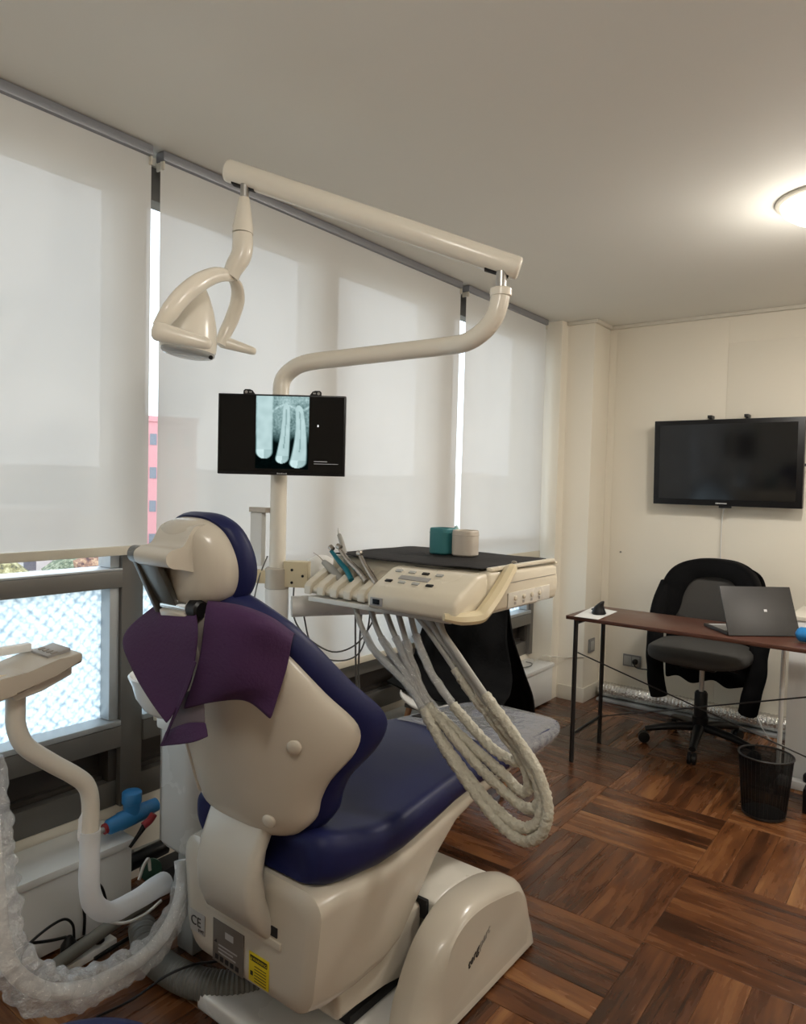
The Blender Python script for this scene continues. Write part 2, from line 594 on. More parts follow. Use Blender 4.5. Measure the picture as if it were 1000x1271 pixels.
def wood_mat():
    m = bpy.data.materials.new('parquet_wood')
    m.use_nodes = True
    nt = m.node_tree
    p = nt.nodes['Principled BSDF']
    N = nt.nodes.new
    tc = N('ShaderNodeTexCoord')
    oi = N('ShaderNodeObjectInfo')
    sc = N('ShaderNodeVectorMath')
    sc.operation = 'SCALE'
    sc.inputs['Scale'].default_value = 37.0
    cx = N('ShaderNodeCombineXYZ')
    nt.links.new(oi.outputs['Random'], cx.inputs['X'])
    nt.links.new(oi.outputs['Random'], cx.inputs['Y'])
    nt.links.new(cx.outputs[0], sc.inputs[0])
    ad = N('ShaderNodeVectorMath')
    ad.operation = 'ADD'
    nt.links.new(tc.outputs['Object'], ad.inputs[0])
    nt.links.new(sc.outputs[0], ad.inputs[1])
    mp = N('ShaderNodeMapping')
    mp.inputs['Scale'].default_value = (3.0, 24.0, 8.0)
    nt.links.new(ad.outputs[0], mp.inputs['Vector'])
    n1 = N('ShaderNodeTexNoise')
    n1.inputs['Scale'].default_value = 1.0
    n1.inputs['Detail'].default_value = 4
    n1.inputs['Distortion'].default_value = 0.25
    nt.links.new(mp.outputs[0], n1.inputs['Vector'])
    mp2 = N('ShaderNodeMapping')
    mp2.inputs['Scale'].default_value = (6.0, 110.0, 20.0)
    nt.links.new(ad.outputs[0], mp2.inputs['Vector'])
    n2 = N('ShaderNodeTexNoise')
    n2.inputs['Detail'].default_value = 3
    n2.inputs['Scale'].default_value = 1.0
    nt.links.new(mp2.outputs[0], n2.inputs['Vector'])
    s1 = N('ShaderNodeMath')
    s1.operation = 'MULTIPLY_ADD'
    s1.inputs[1].default_value = 0.42
    s1.inputs[2].default_value = -0.21
    nt.links.new(oi.outputs['Random'], s1.inputs[0])
    s2 = N('ShaderNodeMath')
    s2.operation = 'ADD'
    nt.links.new(n1.outputs['Fac'], s2.inputs[0])
    nt.links.new(s1.outputs[0], s2.inputs[1])
    s3 = N('ShaderNodeMath')
    s3.operation = 'MULTIPLY_ADD'
    s3.inputs[1].default_value = 0.22
    nt.links.new(n2.outputs['Fac'], s3.inputs[0])
    nt.links.new(s2.outputs[0], s3.inputs[2])
    rp = N('ShaderNodeValToRGB')
    e = rp.color_ramp.elements
    e[0].position = 0.32
    e[0].color = (0.036, 0.0135, 0.006, 1)
    e[1].position = 0.98
    e[1].color = (0.30, 0.142, 0.052, 1)
    a = e.new(0.55)
    a.color = (0.090, 0.031, 0.011, 1)
    b = e.new(0.76)
    b.color = (0.168, 0.064, 0.022, 1)
    nt.links.new(s3.outputs[0], rp.inputs['Fac'])
    nt.links.new(rp.outputs['Color'], p.inputs['Base Color'])
    rr = N('ShaderNodeMapRange')
    rr.inputs['To Min'].default_value = 0.18
    rr.inputs['To Max'].default_value = 0.36
    nt.links.new(n1.outputs['Fac'], rr.inputs['Value'])
    nt.links.new(rr.outputs['Result'], p.inputs['Roughness'])
    bp = N('ShaderNodeBump')
    bp.inputs['Strength'].default_value = 0.06
    bp.inputs['Distance'].default_value = 0.004
    nt.links.new(n2.outputs['Fac'], bp.inputs['Height'])
    nt.links.new(bp.outputs[0], p.inputs['Normal'])
    MATS['parquet_wood'] = m


wood_mat()

# ------------------------------------------------------------------ the room shell
CEIL = 2.48


def struct(o, label=None, cat=None):
    return tag(o, label, cat, kind='structure')


floor = struct(box('floor', (-2.35, 2.4), (-1.75, 4.8), (-0.12, -0.011), 'parquet_wood', bevel=0), 'brown basket-weave parquet floor of the treatment room', 'floor')
CELL, PW = 0.52, 0.104
pm = {}


def plank_mesh(L, W):
    key = (round(L, 3), round(W, 3))
    if key not in pm:
        a, b, t, c = L / 2 - 0.0006, W / 2 - 0.0006, 0.011, 0.0012
        v = [(sx * a, sy * b, 0) for sx, sy in ((-1, -1), (1, -1), (1, 1), (-1, 1))]
        v += [(sx * a, sy * b, t - c) for sx, sy in ((-1, -1), (1, -1), (1, 1), (-1, 1))]
        v += [(sx * (a - c), sy * (b - c), t) for sx, sy in ((-1, -1), (1, -1), (1, 1), (-1, 1))]
        f = [(3, 2, 1, 0), (8, 9, 10, 11)]
        for k in (0, 4):
            for i in range(4):
                j = (i + 1) % 4
                f.append((k + i, k + j, k + j + 4, k + i + 4))
        me = bpy.data.meshes.new('plank')
        me.from_pydata(v, [], f)
        me.materials.append(MATS['parquet_wood'])
        pm[key] = me
    return pm[key]


fo = floor.location
for ci in range(-3, 6):
    for cj in range(-3, 6):
        x0, y0 = -1.215 + ci * CELL, 2.185 + cj * CELL
        along_y = (ci + cj) % 2 == 0
        y1 = min(y0 + CELL, 4.648)
        x0c = max(x0, -2.19)
        if y0 > 4.6 or x0 > 0.9 or y0 + CELL < 0.9:
            continue
        for k in range(5):
            if along_y:
                L, W = y1 - y0, PW
                c = (x0 + PW * (k + 0.5), (y0 + y1) / 2)
                if c[0] - PW / 2 < -2.2:
                    continue
            else:
                ya = y0 + PW * k
                if ya + 0.02 > 4.648:
                    continue
                L, W = x0 + CELL - x0c, min(PW, 4.648 - ya)
                c = ((x0c + x0 + CELL) / 2, ya + W / 2)
            # planks whose strip of floor lies outside the photograph stay part of the bare slab
            if c[0] * 0.794 + c[1] * 0.608 > 0.62 * (-c[0] * 0.608 + c[1] * 0.794) + 0.35 or (-c[0] * 0.608 + c[1] * 0.794) < 1.2:
                continue
            o = bpy.data.objects.new('plank', plank_mesh(L, W))
            COL.objects.link(o)
            o.parent = floor
            o.location = (c[0], c[1], -0.011)
            o.rotation_euler = (0, 0, math.pi / 2 if along_y else 0)
box('underlay', (-2.35, 2.4), (-1.75, 4.8), (-0.0108, -0.0035), 'parquet_wood', floor, bevel=0)

struct(box('ceiling', (-2.4, 2.4), (-1.75, 4.8), (CEIL, CEIL + 0.12), 'ceiling_paint', bevel=0), 'plain painted ceiling over the whole room', 'ceiling')
wb = struct(box('wall_back', (-2.4, 2.4), (4.652, 4.80), (-0.01, CEIL), 'wall_paint', bevel=0), 'cream back wall carrying the black television', 'wall')
box('wall_panel', (-1.105, 0.4), (4.6485, 4.652), (0.09, 2.30), 'wall_paint', wb, bevel=0.001)
box('wall_panel', (-1.80, -1.107), (4.6492, 4.652), (0.09, 2.44), 'wall_paint', wb, bevel=0.001)
struct(box('wall_right', (2.25, 2.4), (-1.75, 4.65), (-0.01, CEIL), 'wall_paint', bevel=0), 'cream wall on the right, out of view', 'wall')
struct(box('wall_front', (-2.4, 2.25), (-1.75, -1.6), (-0.01, CEIL), 'wall_paint', bevel=0), 'cream wall behind the camera', 'wall')
bm = bmesh.new()
box_bm(bm, (-2.40, -2.20), (-1.6, 4.30), (-0.01, 0.285))
box_bm(bm, (-2.40, -2.19), (-1.6, 4.30), (2.455, CEIL))
box_bm(bm, (-2.40, -2.20), (-1.6, -1.4), (0.285, 2.455))
struct(from_bm('wall_left', bm, 'wall_paint'), 'low wall and lintel around the row of windows', 'wall')
pier = struct(prism('wall_pier', [(-2.40, 4.30), (-2.035, 4.30), (-2.035, 4.39), (-1.85, 4.39), (-1.85, 4.651), (-2.40, 4.651)], 'z', -0.009, CEIL, 'wall_paint', bevel=0.004), 'stepped cream pier in the corner beside the last window', 'wall')
bb = lambda n, x, y: struct(box(n, x, y, (0.0, 0.095), 'trim_paint', bevel=0.004), 'cream painted skirting board at the foot of the wall', 'baseboard')
b1 = bb('baseboard_pier', (-2.02, -1.838), (4.378, 4.389))
b1['label'] = 'short cream skirting board across the front of the corner pier'
b2 = bb('baseboard_side', (-1.849, -1.838), (4.390, 4.640))
b2['label'] = 'short cream skirting board on the side of the corner pier'
b3 = bb('baseboard_back', (-1.837, 2.24), (4.637, 4.648))
b3['label'] = 'long skirting board along the back wall behind the duct'
for n, x, y, l in (('trim_1', (-1.825, 2.24), (4.62, 4.651), 'thin cornice strip where back wall meets ceiling'),
                   ('trim_2', (-1.849, -1.825), (4.391, 4.651), 'thin cornice strip along the side of the corner pier'),
                   ('trim_3', (-2.03, -1.825), (4.365, 4.389), 'thin cornice strip across the front of the corner pier')):
    struct(box(n, x, y, (CEIL - 0.022, CEIL - 0.0005), 'trim_paint', bevel=0.004), l, 'cornice')

# windows: dark aluminium frames, clear upper panes, relief-glass lower panes
XF0, XF1 = -2.27, -2.195


def window(name, y0, y1, mull, label, sash_end=None):
    w = thing(name, (XF0, (y0 + y1) / 2, 0.286), label, 'window')
    w['kind'] = 'structure'
    box('header', (XF0, XF1), (y0, y1), (2.34, 2.452), 'window_aluminium', w, 0.004)
    box('mid_rail', (XF0, XF1 + 0.03), (y0, y1), (1.032, 1.088), 'window_aluminium', w, 0.004)
    box('mid_rail_sheen', (XF0, XF1 + 0.028), (y0, y1), (1.0885, 1.096), 'sash_aluminium', w, 0.002)  # paler strip paints the bright reflection along the top of the rail
    box('sash_sill', (XF0, XF1 + 0.028), (y0, y1), (0.566, 0.585), 'sash_aluminium', w, 0.004)
    box('sash_rail', (XF0, XF1 + 0.03), (y0, y1), (0.495, 0.5655), 'window_aluminium', w, 0.004)
    box('spandrel_panel', (XF0, XF0 + 0.02), (y0, y1), (0.375, 0.4945), 'dark_panel', w, 0.001)
    box('bottom_rail', (XF0, XF1), (y0, y1), (0.287, 0.374), 'window_aluminium', w, 0.004)
    ends = [y0] + [a for m_ in mull for a in m_] + [y1]
    for k in range(0, len(ends), 2):
        a, b = ends[k], ends[k + 1]
        box('pane', (-2.242, -2.238), (a, b), (1.0965, 2.339), 'clear_glass', w, 0)
        box('relief_pane', (-2.242, -2.238), (a, b), (0.5855, 1.0315), 'relief_glass', w, 0)
        box('sash_stile', (XF0 + 0.01, XF1 + 0.01), (b - 0.035, b - 0.0005), (0.586, 1.0312), 'sash_aluminium', w, 0.004)
        box('sash_stile', (XF0 + 0.01, XF1 + 0.01), (b - 0.035, b - 0.0005), (1.0967, 2.339), 'sash_aluminium', w, 0.004)
        box('recess_end', (XF0 + 0.021, XF1), (b - 0.03, b - 0.001), (0.3752, 0.4942), 'dark_panel', w, 0.001)
        box('panel_lip', (XF0 + 0.0205, XF1 - 0.03), (a, b - 0.032), (0.3755, 0.392), 'dark_panel', w, 0.002)
    for a, b in mull:
        box('mullion', (XF0, XF1 + 0.012), (a + 0.0005, b - 0.0005), (0.5865, 1.0312), 'window_aluminium', w, 0.004)
        box('mullion', (XF0, XF1 + 0.012), (a + 0.0005, b - 0.0005), (1.0967, 2.339), 'window_aluminium', w, 0.004)
    return w


window('window_1', -1.39, 1.309, [(0.02, 0.12)], 'large aluminium window nearest the camera, behind the raised blind')
window('window_2', 1.391, 3.065, [(2.20, 2.345)], 'wide middle aluminium window behind the longest blind')
window('window_3', 3.255, 4.255, [], 'narrow aluminium window at the far end beside the corner pier')
for n, a, b, l in (('trim_4', 1.310, 1.390, 'grey aluminium window post behind the headrest'),
                   ('trim_5', 3.066, 3.254, 'wide aluminium window post between the two far windows'),
                   ('trim_6', 4.256, 4.298, 'aluminium end post next to the corner pier')):
    struct(box(n, (XF0, XF1 + 0.022), (a, b), (0.2865, 2.452), 'window_aluminium' if n != 'trim_4' else 'window_aluminium', bevel=0.004), l, 'window post')

# ------------------------------------------------------------------ outside, several floors below
mat('ground_far', (0.34, 0.31, 0.25), 0.9, var=0.3, scale=0.05)
mat('hill', (0.30, 0.36, 0.40), 0.95, var=0.2, scale=0.02)
mat('facade_pink', (0.60, 0.26, 0.27), 0.8, var=0.06, scale=0.2)
mat('facade_white', (0.72, 0.71, 0.68), 0.8, var=0.06, scale=0.2)
mat('facade_grey', (0.42, 0.42, 0.41), 0.8, var=0.06, scale=0.2)
mat('facade_sand', (0.55, 0.48, 0.40), 0.8, var=0.06, scale=0.2)
mat('far_window', (0.16, 0.17, 0.20), 0.2, var=0.1)


def leaf(name, a, b, c):
    m = bpy.data.materials.new(name)
    m.use_nodes = True
    nt = m.node_tree
    p = nt.nodes['Principled BSDF']
    tc = nt.nodes.new('ShaderNodeTexCoord')
    no = nt.nodes.new('ShaderNodeTexNoise')
    no.inputs['Scale'].default_value = 3.2
    no.inputs['Detail'].default_value = 7
    no.inputs['Roughness'].default_value = 0.75
    nt.links.new(tc.outputs['Object'], no.inputs['Vector'])
    rp = nt.nodes.new('ShaderNodeValToRGB')
    e = rp.color_ramp.elements
    e[0].position, e[0].color = 0.38, (*a, 1)
    e[1].position, e[1].color = 0.62, (*c, 1)
    k = e.new(0.5)
    k.color = (*b, 1)
    nt.links.new(no.outputs['Fac'], rp.inputs['Fac'])
    nt.links.new(rp.outputs['Color'], p.inputs['Base Color'])
    p.inputs['Roughness'].default_value = 0.9
    MATS[name] = m


leaf('leaf_rust', (0.07, 0.04, 0.05), (0.28, 0.15, 0.10), (0.55, 0.38, 0.24))
leaf('leaf_olive', (0.06, 0.06, 0.04), (0.24, 0.21, 0.09), (0.55, 0.50, 0.30))
leaf('leaf_green', (0.03, 0.05, 0.04), (0.14, 0.17, 0.10), (0.40, 0.40, 0.30))
mat('bark', (0.12, 0.08, 0.05), 0.9)
struct(box('ground', (-420, -8), (-160, 360), (-18.6, -18.0), 'ground_far', bevel=0), 'city ground far below the windows', 'ground')
hv, hf = [], []
for i in range(41):
    t = i / 40
    ang = math.radians(95 + 90 * t)
    R_ = 380
    h = 2 + 9 * abs(noise.noise(Vector((t * 5, 1.3, 0)))) + 5 * t
    x, y = math.cos(ang) * R_ - 2, math.sin(ang) * R_
    hv += [(x, y, -18), (x * 1.03, y * 1.03, h), (x * 1.12, y * 1.12, h * 0.7)]
    if i:
        b = (i - 1) * 3
        hf += [(b, b + 3, b + 4, b + 1), (b + 1, b + 4, b + 5, b + 2)]
struct(mk('hills', hv, hf, 'hill'), 'hazy range of hills on the horizon', 'hills')


def building(x, y, w, d, top, fac, label, rows, cols, rot=0.0, sill=-18.0):
    b = thing('building', (x, y, sill), label, 'building', 'buildings seen through the blinds')
    R3 = Matrix.Rotation(rot, 3, 'Z')
    box('facade', (x - d / 2, x + d / 2), (y - w / 2, y + w / 2), (sill, top), fac, b, 0, rot=R3, piv=(x, y, 0))
    box('roof_parapet', (x - d / 2 - 0.15, x + d / 2 + 0.15), (y - w / 2 - 0.15, y + w / 2 + 0.15), (top + 0.001, top + 0.5), fac, b, 0, rot=R3, piv=(x, y, 0))
    me = None
    for r in range(rows):
        for c in range(cols):
            wz = top - 1.6 - r * 3.0
            wy = y - w / 2 + (c + 0.5) * w / cols
            cc = Vector((x, y, 0)) + R3 @ Vector((d / 2 + 0.02, wy - y, 0))
            if me is None:
                o = box('window_pane', (cc.x - 0.03, cc.x + 0.03), (cc.y - w / cols * 0.19, cc.y + w / cols * 0.19), (wz - 0.5, wz + 0.5), 'far_window', b, 0, rot=R3, piv=(cc.x, cc.y, 0))
                me = o
                first = (cc, wz)
            else:
                o = me.copy()
                COL.objects.link(o)
                o.location = me.location + Vector((cc.x - first[0].x, cc.y - first[0].y, wz - first[1]))


building(-60, 40.0, 6.0, 8, 6.4, 'facade_pink', 'tall pink tower block seen in the gap between the first two blinds', 6, 4, -0.55)
building(-70, 30, 9, 9, -2.2, 'facade_white', 'white office block beyond the near blind, closest to the gap', 4, 3, 0.1)
building(-95, 33, 10, 10, 0.4, 'facade_sand', 'sand-coloured block behind the white office block', 3, 3, 0.1)
building(-60, 19.5, 8, 8, -4.5, 'facade_white', 'low white block seen through the near blind, left of the others', 3, 2, 0.3)
building(-110, 38, 9, 9, 0.6, 'facade_white', 'distant white block on the skyline behind the near blind', 3, 3, 0.2)
building(-92, 20, 9, 9, -1.4, 'facade_grey', 'grey block on the skyline at the left of the near blind', 3, 3, 0.2)
building(-75, 80, 12, 10, -1.2, 'facade_white', 'white block beyond the middle blind', 4, 4, 0.3)
building(-70, 108, 12, 10, 3.0, 'facade_white', 'white tower seen in the slit between the two far blinds', 6, 4, 0.5)
building(-75, 132, 14, 10, 0.5, 'facade_grey', 'grey block seen behind the far blind', 5, 4, 0.5)


def tree(x, y, r, top, m, label):
    t = thing('tree', (x, y, -18), label, 'tree', 'autumn trees below the windows')
    bm = bmesh.new()
    rnd = random.Random(int(x * 13 + y * 7))
    for k in range(9):
        c = Vector((x + rnd.uniform(-1, 1) * r * 0.75, y + rnd.uniform(-1, 1) * r * 0.75, top - r * 0.8 - rnd.random() * r * 0.9))
        if k == 0:
            c = Vector((x, y, top - r * 0.62))
        s = bmesh.ops.create_icosphere(bm, subdivisions=3, radius=r * (0.62 if k == 0 else rnd.uniform(0.38, 0.58)))
        for v in s['verts']:
            v.co *= 1 + 0.45 * noise.noise(v.co * 2.2 / r * 2 + c)
            v.co += c
    from_bm('crown', bm, m, t, angle=10)
    tube('trunk', [(x, y, -18), (x + 0.2, y, top - r * 1.4)], [0.35, 0.18], 'bark', t, n=8, sub=2)


for x, y, r, top, m, l in ((-38, 7.4, 4.0, -3.2, 'leaf_rust', 'rust-coloured tree under the raised blind, leftmost'),
                           (-36, 15.3, 3.7, -3.0, 'leaf_olive', 'olive tree under the raised blind, second from the left'),
                           (-40, 23.2, 3.7, -3.4, 'leaf_rust', 'rust-coloured tree under the raised blind, beside the olive one'),
                           (-31, 27.5, 3.3, -3.0, 'leaf_rust', 'rust-coloured tree below the pink tower'),
                           (-38, 36.5, 4.2, -3.6, 'leaf_olive', 'olive tree right of the pink tower'),
                           (-40, 60, 5.0, -3.0, 'leaf_green', 'green tree beyond the middle blind'),
                           (-46, 13, 4.5, -3.8, 'leaf_olive', 'olive tree behind the front row under the raised blind'),
                           (-50, 27, 4.5, -4.2, 'leaf_green', 'dark green tree behind the rust ones near the gap'),
                           (-36, 70, 5.0, -2.5, 'leaf_green', 'green tree seen low in the slit between far blinds')):
    tree(x, y, r, top, m, l)

# ------------------------------------------------------------------ roller blinds
def blind(y0, y1, zb, label, hem):
    b = thing('roller_blind', (-2.12, (y0 + y1) / 2, zb), label, 'blind', 'roller blinds on the windows')
    NY, NZ = 24, 30
    g = []
    for i in range(NZ + 1):
        z = zb + (CEIL - 0.035 - zb) * i / NZ
        g.append([(-2.12 + 0.0025 * noise.noise(Vector((y0 + j / NY * 3, z * 0.6, 3))), y0 + (y1 - y0) * j / NY, z) for j in range(NY + 1)])
    sheet('fabric', g, 'blind_fabric', b, thick=0, sub=0)
    box('hem_bar', (-2.127, -2.113), (y0, y1), (zb - hem, zb - 0.0005), 'blind_hem', b, 0.004)
    box('top_rail', (-2.15, -2.105), (y0 + 0.002, y1 - 0.002), (CEIL - 0.034, CEIL - 0.0015), 'rail_aluminium', b, 0.004)
    for yy in (y0 + 0.006, y1 - 0.006):
        box('bracket', (-2.15, -2.108), (yy - 0.003, yy + 0.003), (CEIL - 0.062, CEIL - 0.035), 'trim_paint', b, 0.002)
    return b


mat('blind_hem', (0.62, 0.58, 0.48), 0.6, var=0.03)
blind(-1.4, 1.368, 1.175, 'raised white roller blind nearest the camera, at the left edge', 0.03)
blind(1.402, 3.225, 0.60, 'long white roller blind behind the lamp and the monitor', 0.03)
blind(3.283, 4.245, 0.985, 'narrow white roller blind next to the corner pier', 0.045)

# ledges under the windows
def ledge(y0, y1, label):
    l = thing('window_ledge', (-2.1, (y0 + y1) / 2, 0), label, 'ledge')
    box('front_panel', (-2.035, -2.013), (y0 + 0.006, y1 - 0.006), (0.012, 0.232), 'white_enamel', l, 0.002)
    box('end_panel', (-2.198, -2.036), (y0 + 0.006, y0 + 0.024), (0.012, 0.232), 'white_enamel', l, 0.002)
    box('end_panel', (-2.198, -2.036), (y1 - 0.024, y1 - 0.006), (0.012, 0.232), 'white_enamel', l, 0.002)
    box('top_board', (-2.192, -2.003), (y0, y1), (0.2325, 0.256), 'white_enamel', l, 0.003)
    return l


l1 = ledge(-1.2, 1.262, 'white boxed ledge under the near window, behind the tube arm')
for z in (0.215,):
    lathe('screw', [(0.004, 0), (0.004, 0.002), (0.002, 0.003)], (-2.03, 1.257, z), 'black_plastic', l1, axis=(0, 1, 0), n=8)
ledge(1.95, 4.285, 'white boxed ledge under the far windows, ending at the pier')

# ------------------------------------------------------------------ dental chair
XC = -1.285
ch = thing('dental_chair', (-1.285, 1.55, 0), 'navy and cream dental chair in the middle of the room, seen from behind', 'dental chair')

# base on the floor
box('base_plate', (-1.52, -1.05), (1.14, 1.95), (0.001, 0.05), 'white_plastic', ch, 0.012, 3)
OUT_ = [(1.30, .003), (1.358, .085), (1.41, .175), (1.463, .235), (1.53, .272), (1.60, .288), (1.70, .283), (1.80, .262), (1.90, .215), (1.952, .13), (1.965, .05), (1.965, .003)]
PAN_ = [(1.46, .030), (1.462, .10), (1.468, .17), (1.480, .215), (1.515, .247), (1.573, .264), (1.65, .263), (1.717, .251), (1.80, .231), (1.858, .205), (1.902, .12), (1.908, .030)]
o_s = [(p.x, p.y) for p in crom([(a, b, 0) for a, b in OUT_], 4)]
p_s = [(p.x, p.y) for p in crom([(a, b, 0) for a, b in PAN_], 4)]
for sx in (-1, 1):
    rings = []
    for dx, t, k in ((0.105, 0.0, 0.94), (0.098, 0.0, 0.985), (0.085, 0.0, 1.0), (0.045, 0.02, 1.0), (0.028, 0.14, 1.0), (0.014, 0.36, 1.0), (0.005, 0.64, 1.0), (0.001, 0.88, 1.0), (0.0, 1.0, 1.0), (-0.001, 1.05, 1.0)):
        rings.append([(XC + sx * (0.335 - dx + 0.03 * (1 - t) * max(0, 1 - z / 0.10)), 1.65 + (y - 1.65) * k, 0.003 + (z - 0.003) * k) for (y, z) in [(a[0] + (b[0] - a[0]) * t, a[1] + (b[1] - a[1]) * t) for a, b in zip(o_s, p_s)]])
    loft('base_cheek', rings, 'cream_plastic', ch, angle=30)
prism('base_cover', [(1.585, 0.052), (1.57, 0.20), (1.56, 0.270), (1.64, 0.279), (1.74, 0.270), (1.84, 0.240), (1.92, 0.17), (1.94, 0.052)], 'x', -1.518, -1.052, 'grey_cream_plastic', ch, bevel=0.012)
box('base_cover_slot', (-1.49, -1.07), (1.545, 1.556), (0.225, 0.278), 'dark_slot', ch, 0.002)
# lifting link between base and seat
prism('lift_arm', [(1.555, 0.075), (1.555, 0.265), (1.50, 0.275), (1.36, 0.24), (1.22, 0.19), (1.22, 0.12), (1.40, 0.135), (1.50, 0.085)], 'x', -1.46, -1.09, 'cream_plastic', ch, bevel=0.015)
box('bellows', (-1.44, -1.12), (1.30, 1.53), (0.051, 0.078), 'black_matte', ch, 0.004)

# seat pan, a shell that runs from the square rear to the thin front
pan = [(1.094, .205, .245, .455), (1.097, .228, .222, .480), (1.108, .242, .205, .492), (1.16, .248, .192, .496), (1.26, .248, .184, .487), (1.36, .245, .184, .484), (1.43, .240, .200, .492),
       (1.50, .236, .265, .505), (1.57, .234, .345, .516), (1.66, .232, .420, .526), (1.76, .230, .462, .530), (1.88, .224, .474, .522), (2.02, .205, .478, .512), (2.12, .17, .482, .506), (2.16, .14, .486, .502)]
rings = []
for y, hw, zb, zt in pan:
    cz, hh = (zb + zt) / 2, (zt - zb) / 2
    rr = rrect(hw, hh, min(0.05, hh * 0.9), 5)
    rings.append([(XC + u * (1 - 0.13 * max(0, -w / hh) * (1 if hh > 0.05 else 0.3)), y, cz + w) for u, w in rr])
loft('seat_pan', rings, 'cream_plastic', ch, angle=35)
# cushion
cush = [(1.122, .17, .515, .560), (1.116, .20, .500, .578), (1.126, .222, .495, .598), (1.15, .236, .489, .604), (1.20, .245, .482, .592), (1.31, .250, .474, .566), (1.40, .251, .480, .562), (1.52, .250, .498, .575), (1.64, .248, .518, .597),
        (1.74, .246, .526, .604), (1.86, .243, .518, .594), (2.00, .238, .506, .575), (2.14, .232, .502, .562), (2.28, .222, .503, .552), (2.37, .205, .506, .545), (2.42, .18, .510, .540), (2.44, .14, .516, .534)]
rings = []
for y, hw, zb, zt in cush:
    cz, hh = (zb + zt) / 2, (zt - zb) / 2
    rr = rrect(hw, hh, min(hh * 0.98, 0.05), 6)
    rings.append([(XC + u, y, cz + w + (0.016 * (abs(u) / 0.25) ** 2 if w > 0 and y < 1.6 else 0)) for u, w in rr])
loft('seat_cushion', rings, 'navy_vinyl', ch, angle=60)
# clear film on the leg end
film = []
for i in range(13):
    y = 1.93 + 0.0425 * i
    k = min(range(len(cush) - 1), key=lambda q: 0 if cush[q][0] <= min(y, 2.43) <= cush[q + 1][0] else 1)
    a, b = cush[k], cush[k + 1]
    t = (min(y, 2.43) - a[0]) / (b[0] - a[0])
    hw, zb, zt = [a[m_] + (b[m_] - a[m_]) * t for m_ in (1, 2, 3)]
    cz, hh = (zb + zt) / 2, (zt - zb) / 2
    row = []
    for q in range(25):
        ang = math.pi * (1.12 - 1.24 * q / 24)
        c_, s_ = math.cos(ang), math.sin(ang)
        e_ = 0.005 + 0.004 * (noise.noise(Vector((q * 0.9, y * 22, 1))) + 0.3)
        row.append((XC + (hw + e_) * (abs(c_) ** 0.35) * (1 if c_ > 0 else -1), y, cz + (hh + e_) * (abs(s_) ** 0.6) * (1 if s_ > 0 else -1)))
    film.append(row)
film.append([(XC + (p[0] - XC) * 0.8, 2.452, 0.525 + (p[2] - 0.525) * 0.7) for p in film[-1]])
sheet('leg_film', film, 'cling_film', ch, thick=0, sub=1)
# dark printed cover sheet lying under the film
sh = []
for i in range(9):
    y = 2.0 + 0.045 * i
    sh.append([(XC - 0.20 + 0.028 * k + 0.02 * (i / 8), y + 0.02 * math.sin(k), 0.589 - 0.10 * (y - 1.9) + 0.0035 * noise.noise(Vector((k * 1.3, i * 1.7, 5)))) for k in range(10)])
sheet('leg_mat', sh, 'drape_black', ch, thick=0.001, sub=1)

# back support strap rising from the slot in the rear of the pan
sup = []
for (y, z, hw, th) in ((1.115, 0.345, .112, .018), (1.082, 0.385, .114, .024), (1.060, 0.44, .114, .028), (1.052, 0.50, .110, .028), (1.062, 0.555, .110, .026), (1.082, 0.60, .112, .024), (1.10, 0.64, .112, .022)):
    rr = rrect(hw, th, th * 0.9, 4)
    sup.append([(-1.287 + u * 0.90, y + w, z + (w * 0.25)) for u, w in rr])
loft('back_support', sup, 'strap_plastic', ch, angle=50)
box('support_slot', (-1.405, -1.165), (1.0915, 1.097), (0.362, 0.385), 'dark_slot', ch, 0.001)
box('slot_lip', (-1.42, -1.152), (1.0885, 1.096), (0.338, 0.356), 'cream_plastic', ch, 0.003)


# backrest
def back_fn(u, w, d):
    return (XC + u, 1.104 - (w - 0.60) * 0.31 + 7.0 * abs(u) ** 3 + d, w + d * 0.25)


bo = [(0, 1.145), (0.09, 1.135), (0.165, 1.085), (0.205, 1.03), (0.245, 0.945), (0.278, 0.865), (0.268, 0.80), (0.226, 0.735), (0.205, 0.69), (0.185, 0.635), (0.13, 0.595), (0, 0.59)]
bo = bo + [(-u, w) for u, w in bo[-2:0:-1]]
bo = smooth_outline(bo, 5)
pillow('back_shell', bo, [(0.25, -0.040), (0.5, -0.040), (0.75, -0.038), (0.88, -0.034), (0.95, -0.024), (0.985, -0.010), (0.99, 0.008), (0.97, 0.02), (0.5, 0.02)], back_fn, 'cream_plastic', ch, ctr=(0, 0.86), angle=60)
pillow('back_cushion', bo, [(0.5, 0.021), (0.975, 0.010), (1.02, 0.008), (1.045, 0.020), (1.055, 0.038), (1.045, 0.056), (1.01, 0.072), (0.93, 0.080), (0.75, 0.078), (0.5, 0.070), (0.25, 0.066)], back_fn, 'navy_vinyl', ch, ctr=(0, 0.86), angle=60)
for u, w in ((0.205, 0.845), (0.12, 0.655)):
    c = back_fn(u, w, -0.036)
    lathe('screw_cap', [(0.017, 0.0), (0.016, 0.006), (0.012, 0.009), (0.005, 0.0105)], c, 'cream_plastic', ch, axis=(0.45 if u > 0.15 else 0.2, -1, -0.2), n=16)
# raised ridge that runs down the middle of the shell
for u in (-0.135, ):
    tube('shell_rib', [back_fn(u, 0.60 + 0.05 * k, -0.036) for k in range(1, 8)], 0.006, 'cream_plastic', ch, n=8, sub=3)
# headrest
def head_fn(u, w, d):
    return (XC + u, 0.938 - (w - 1.23) * 0.12 + 1.6 * abs(u) ** 2.0 + d, w + d * 0.1)


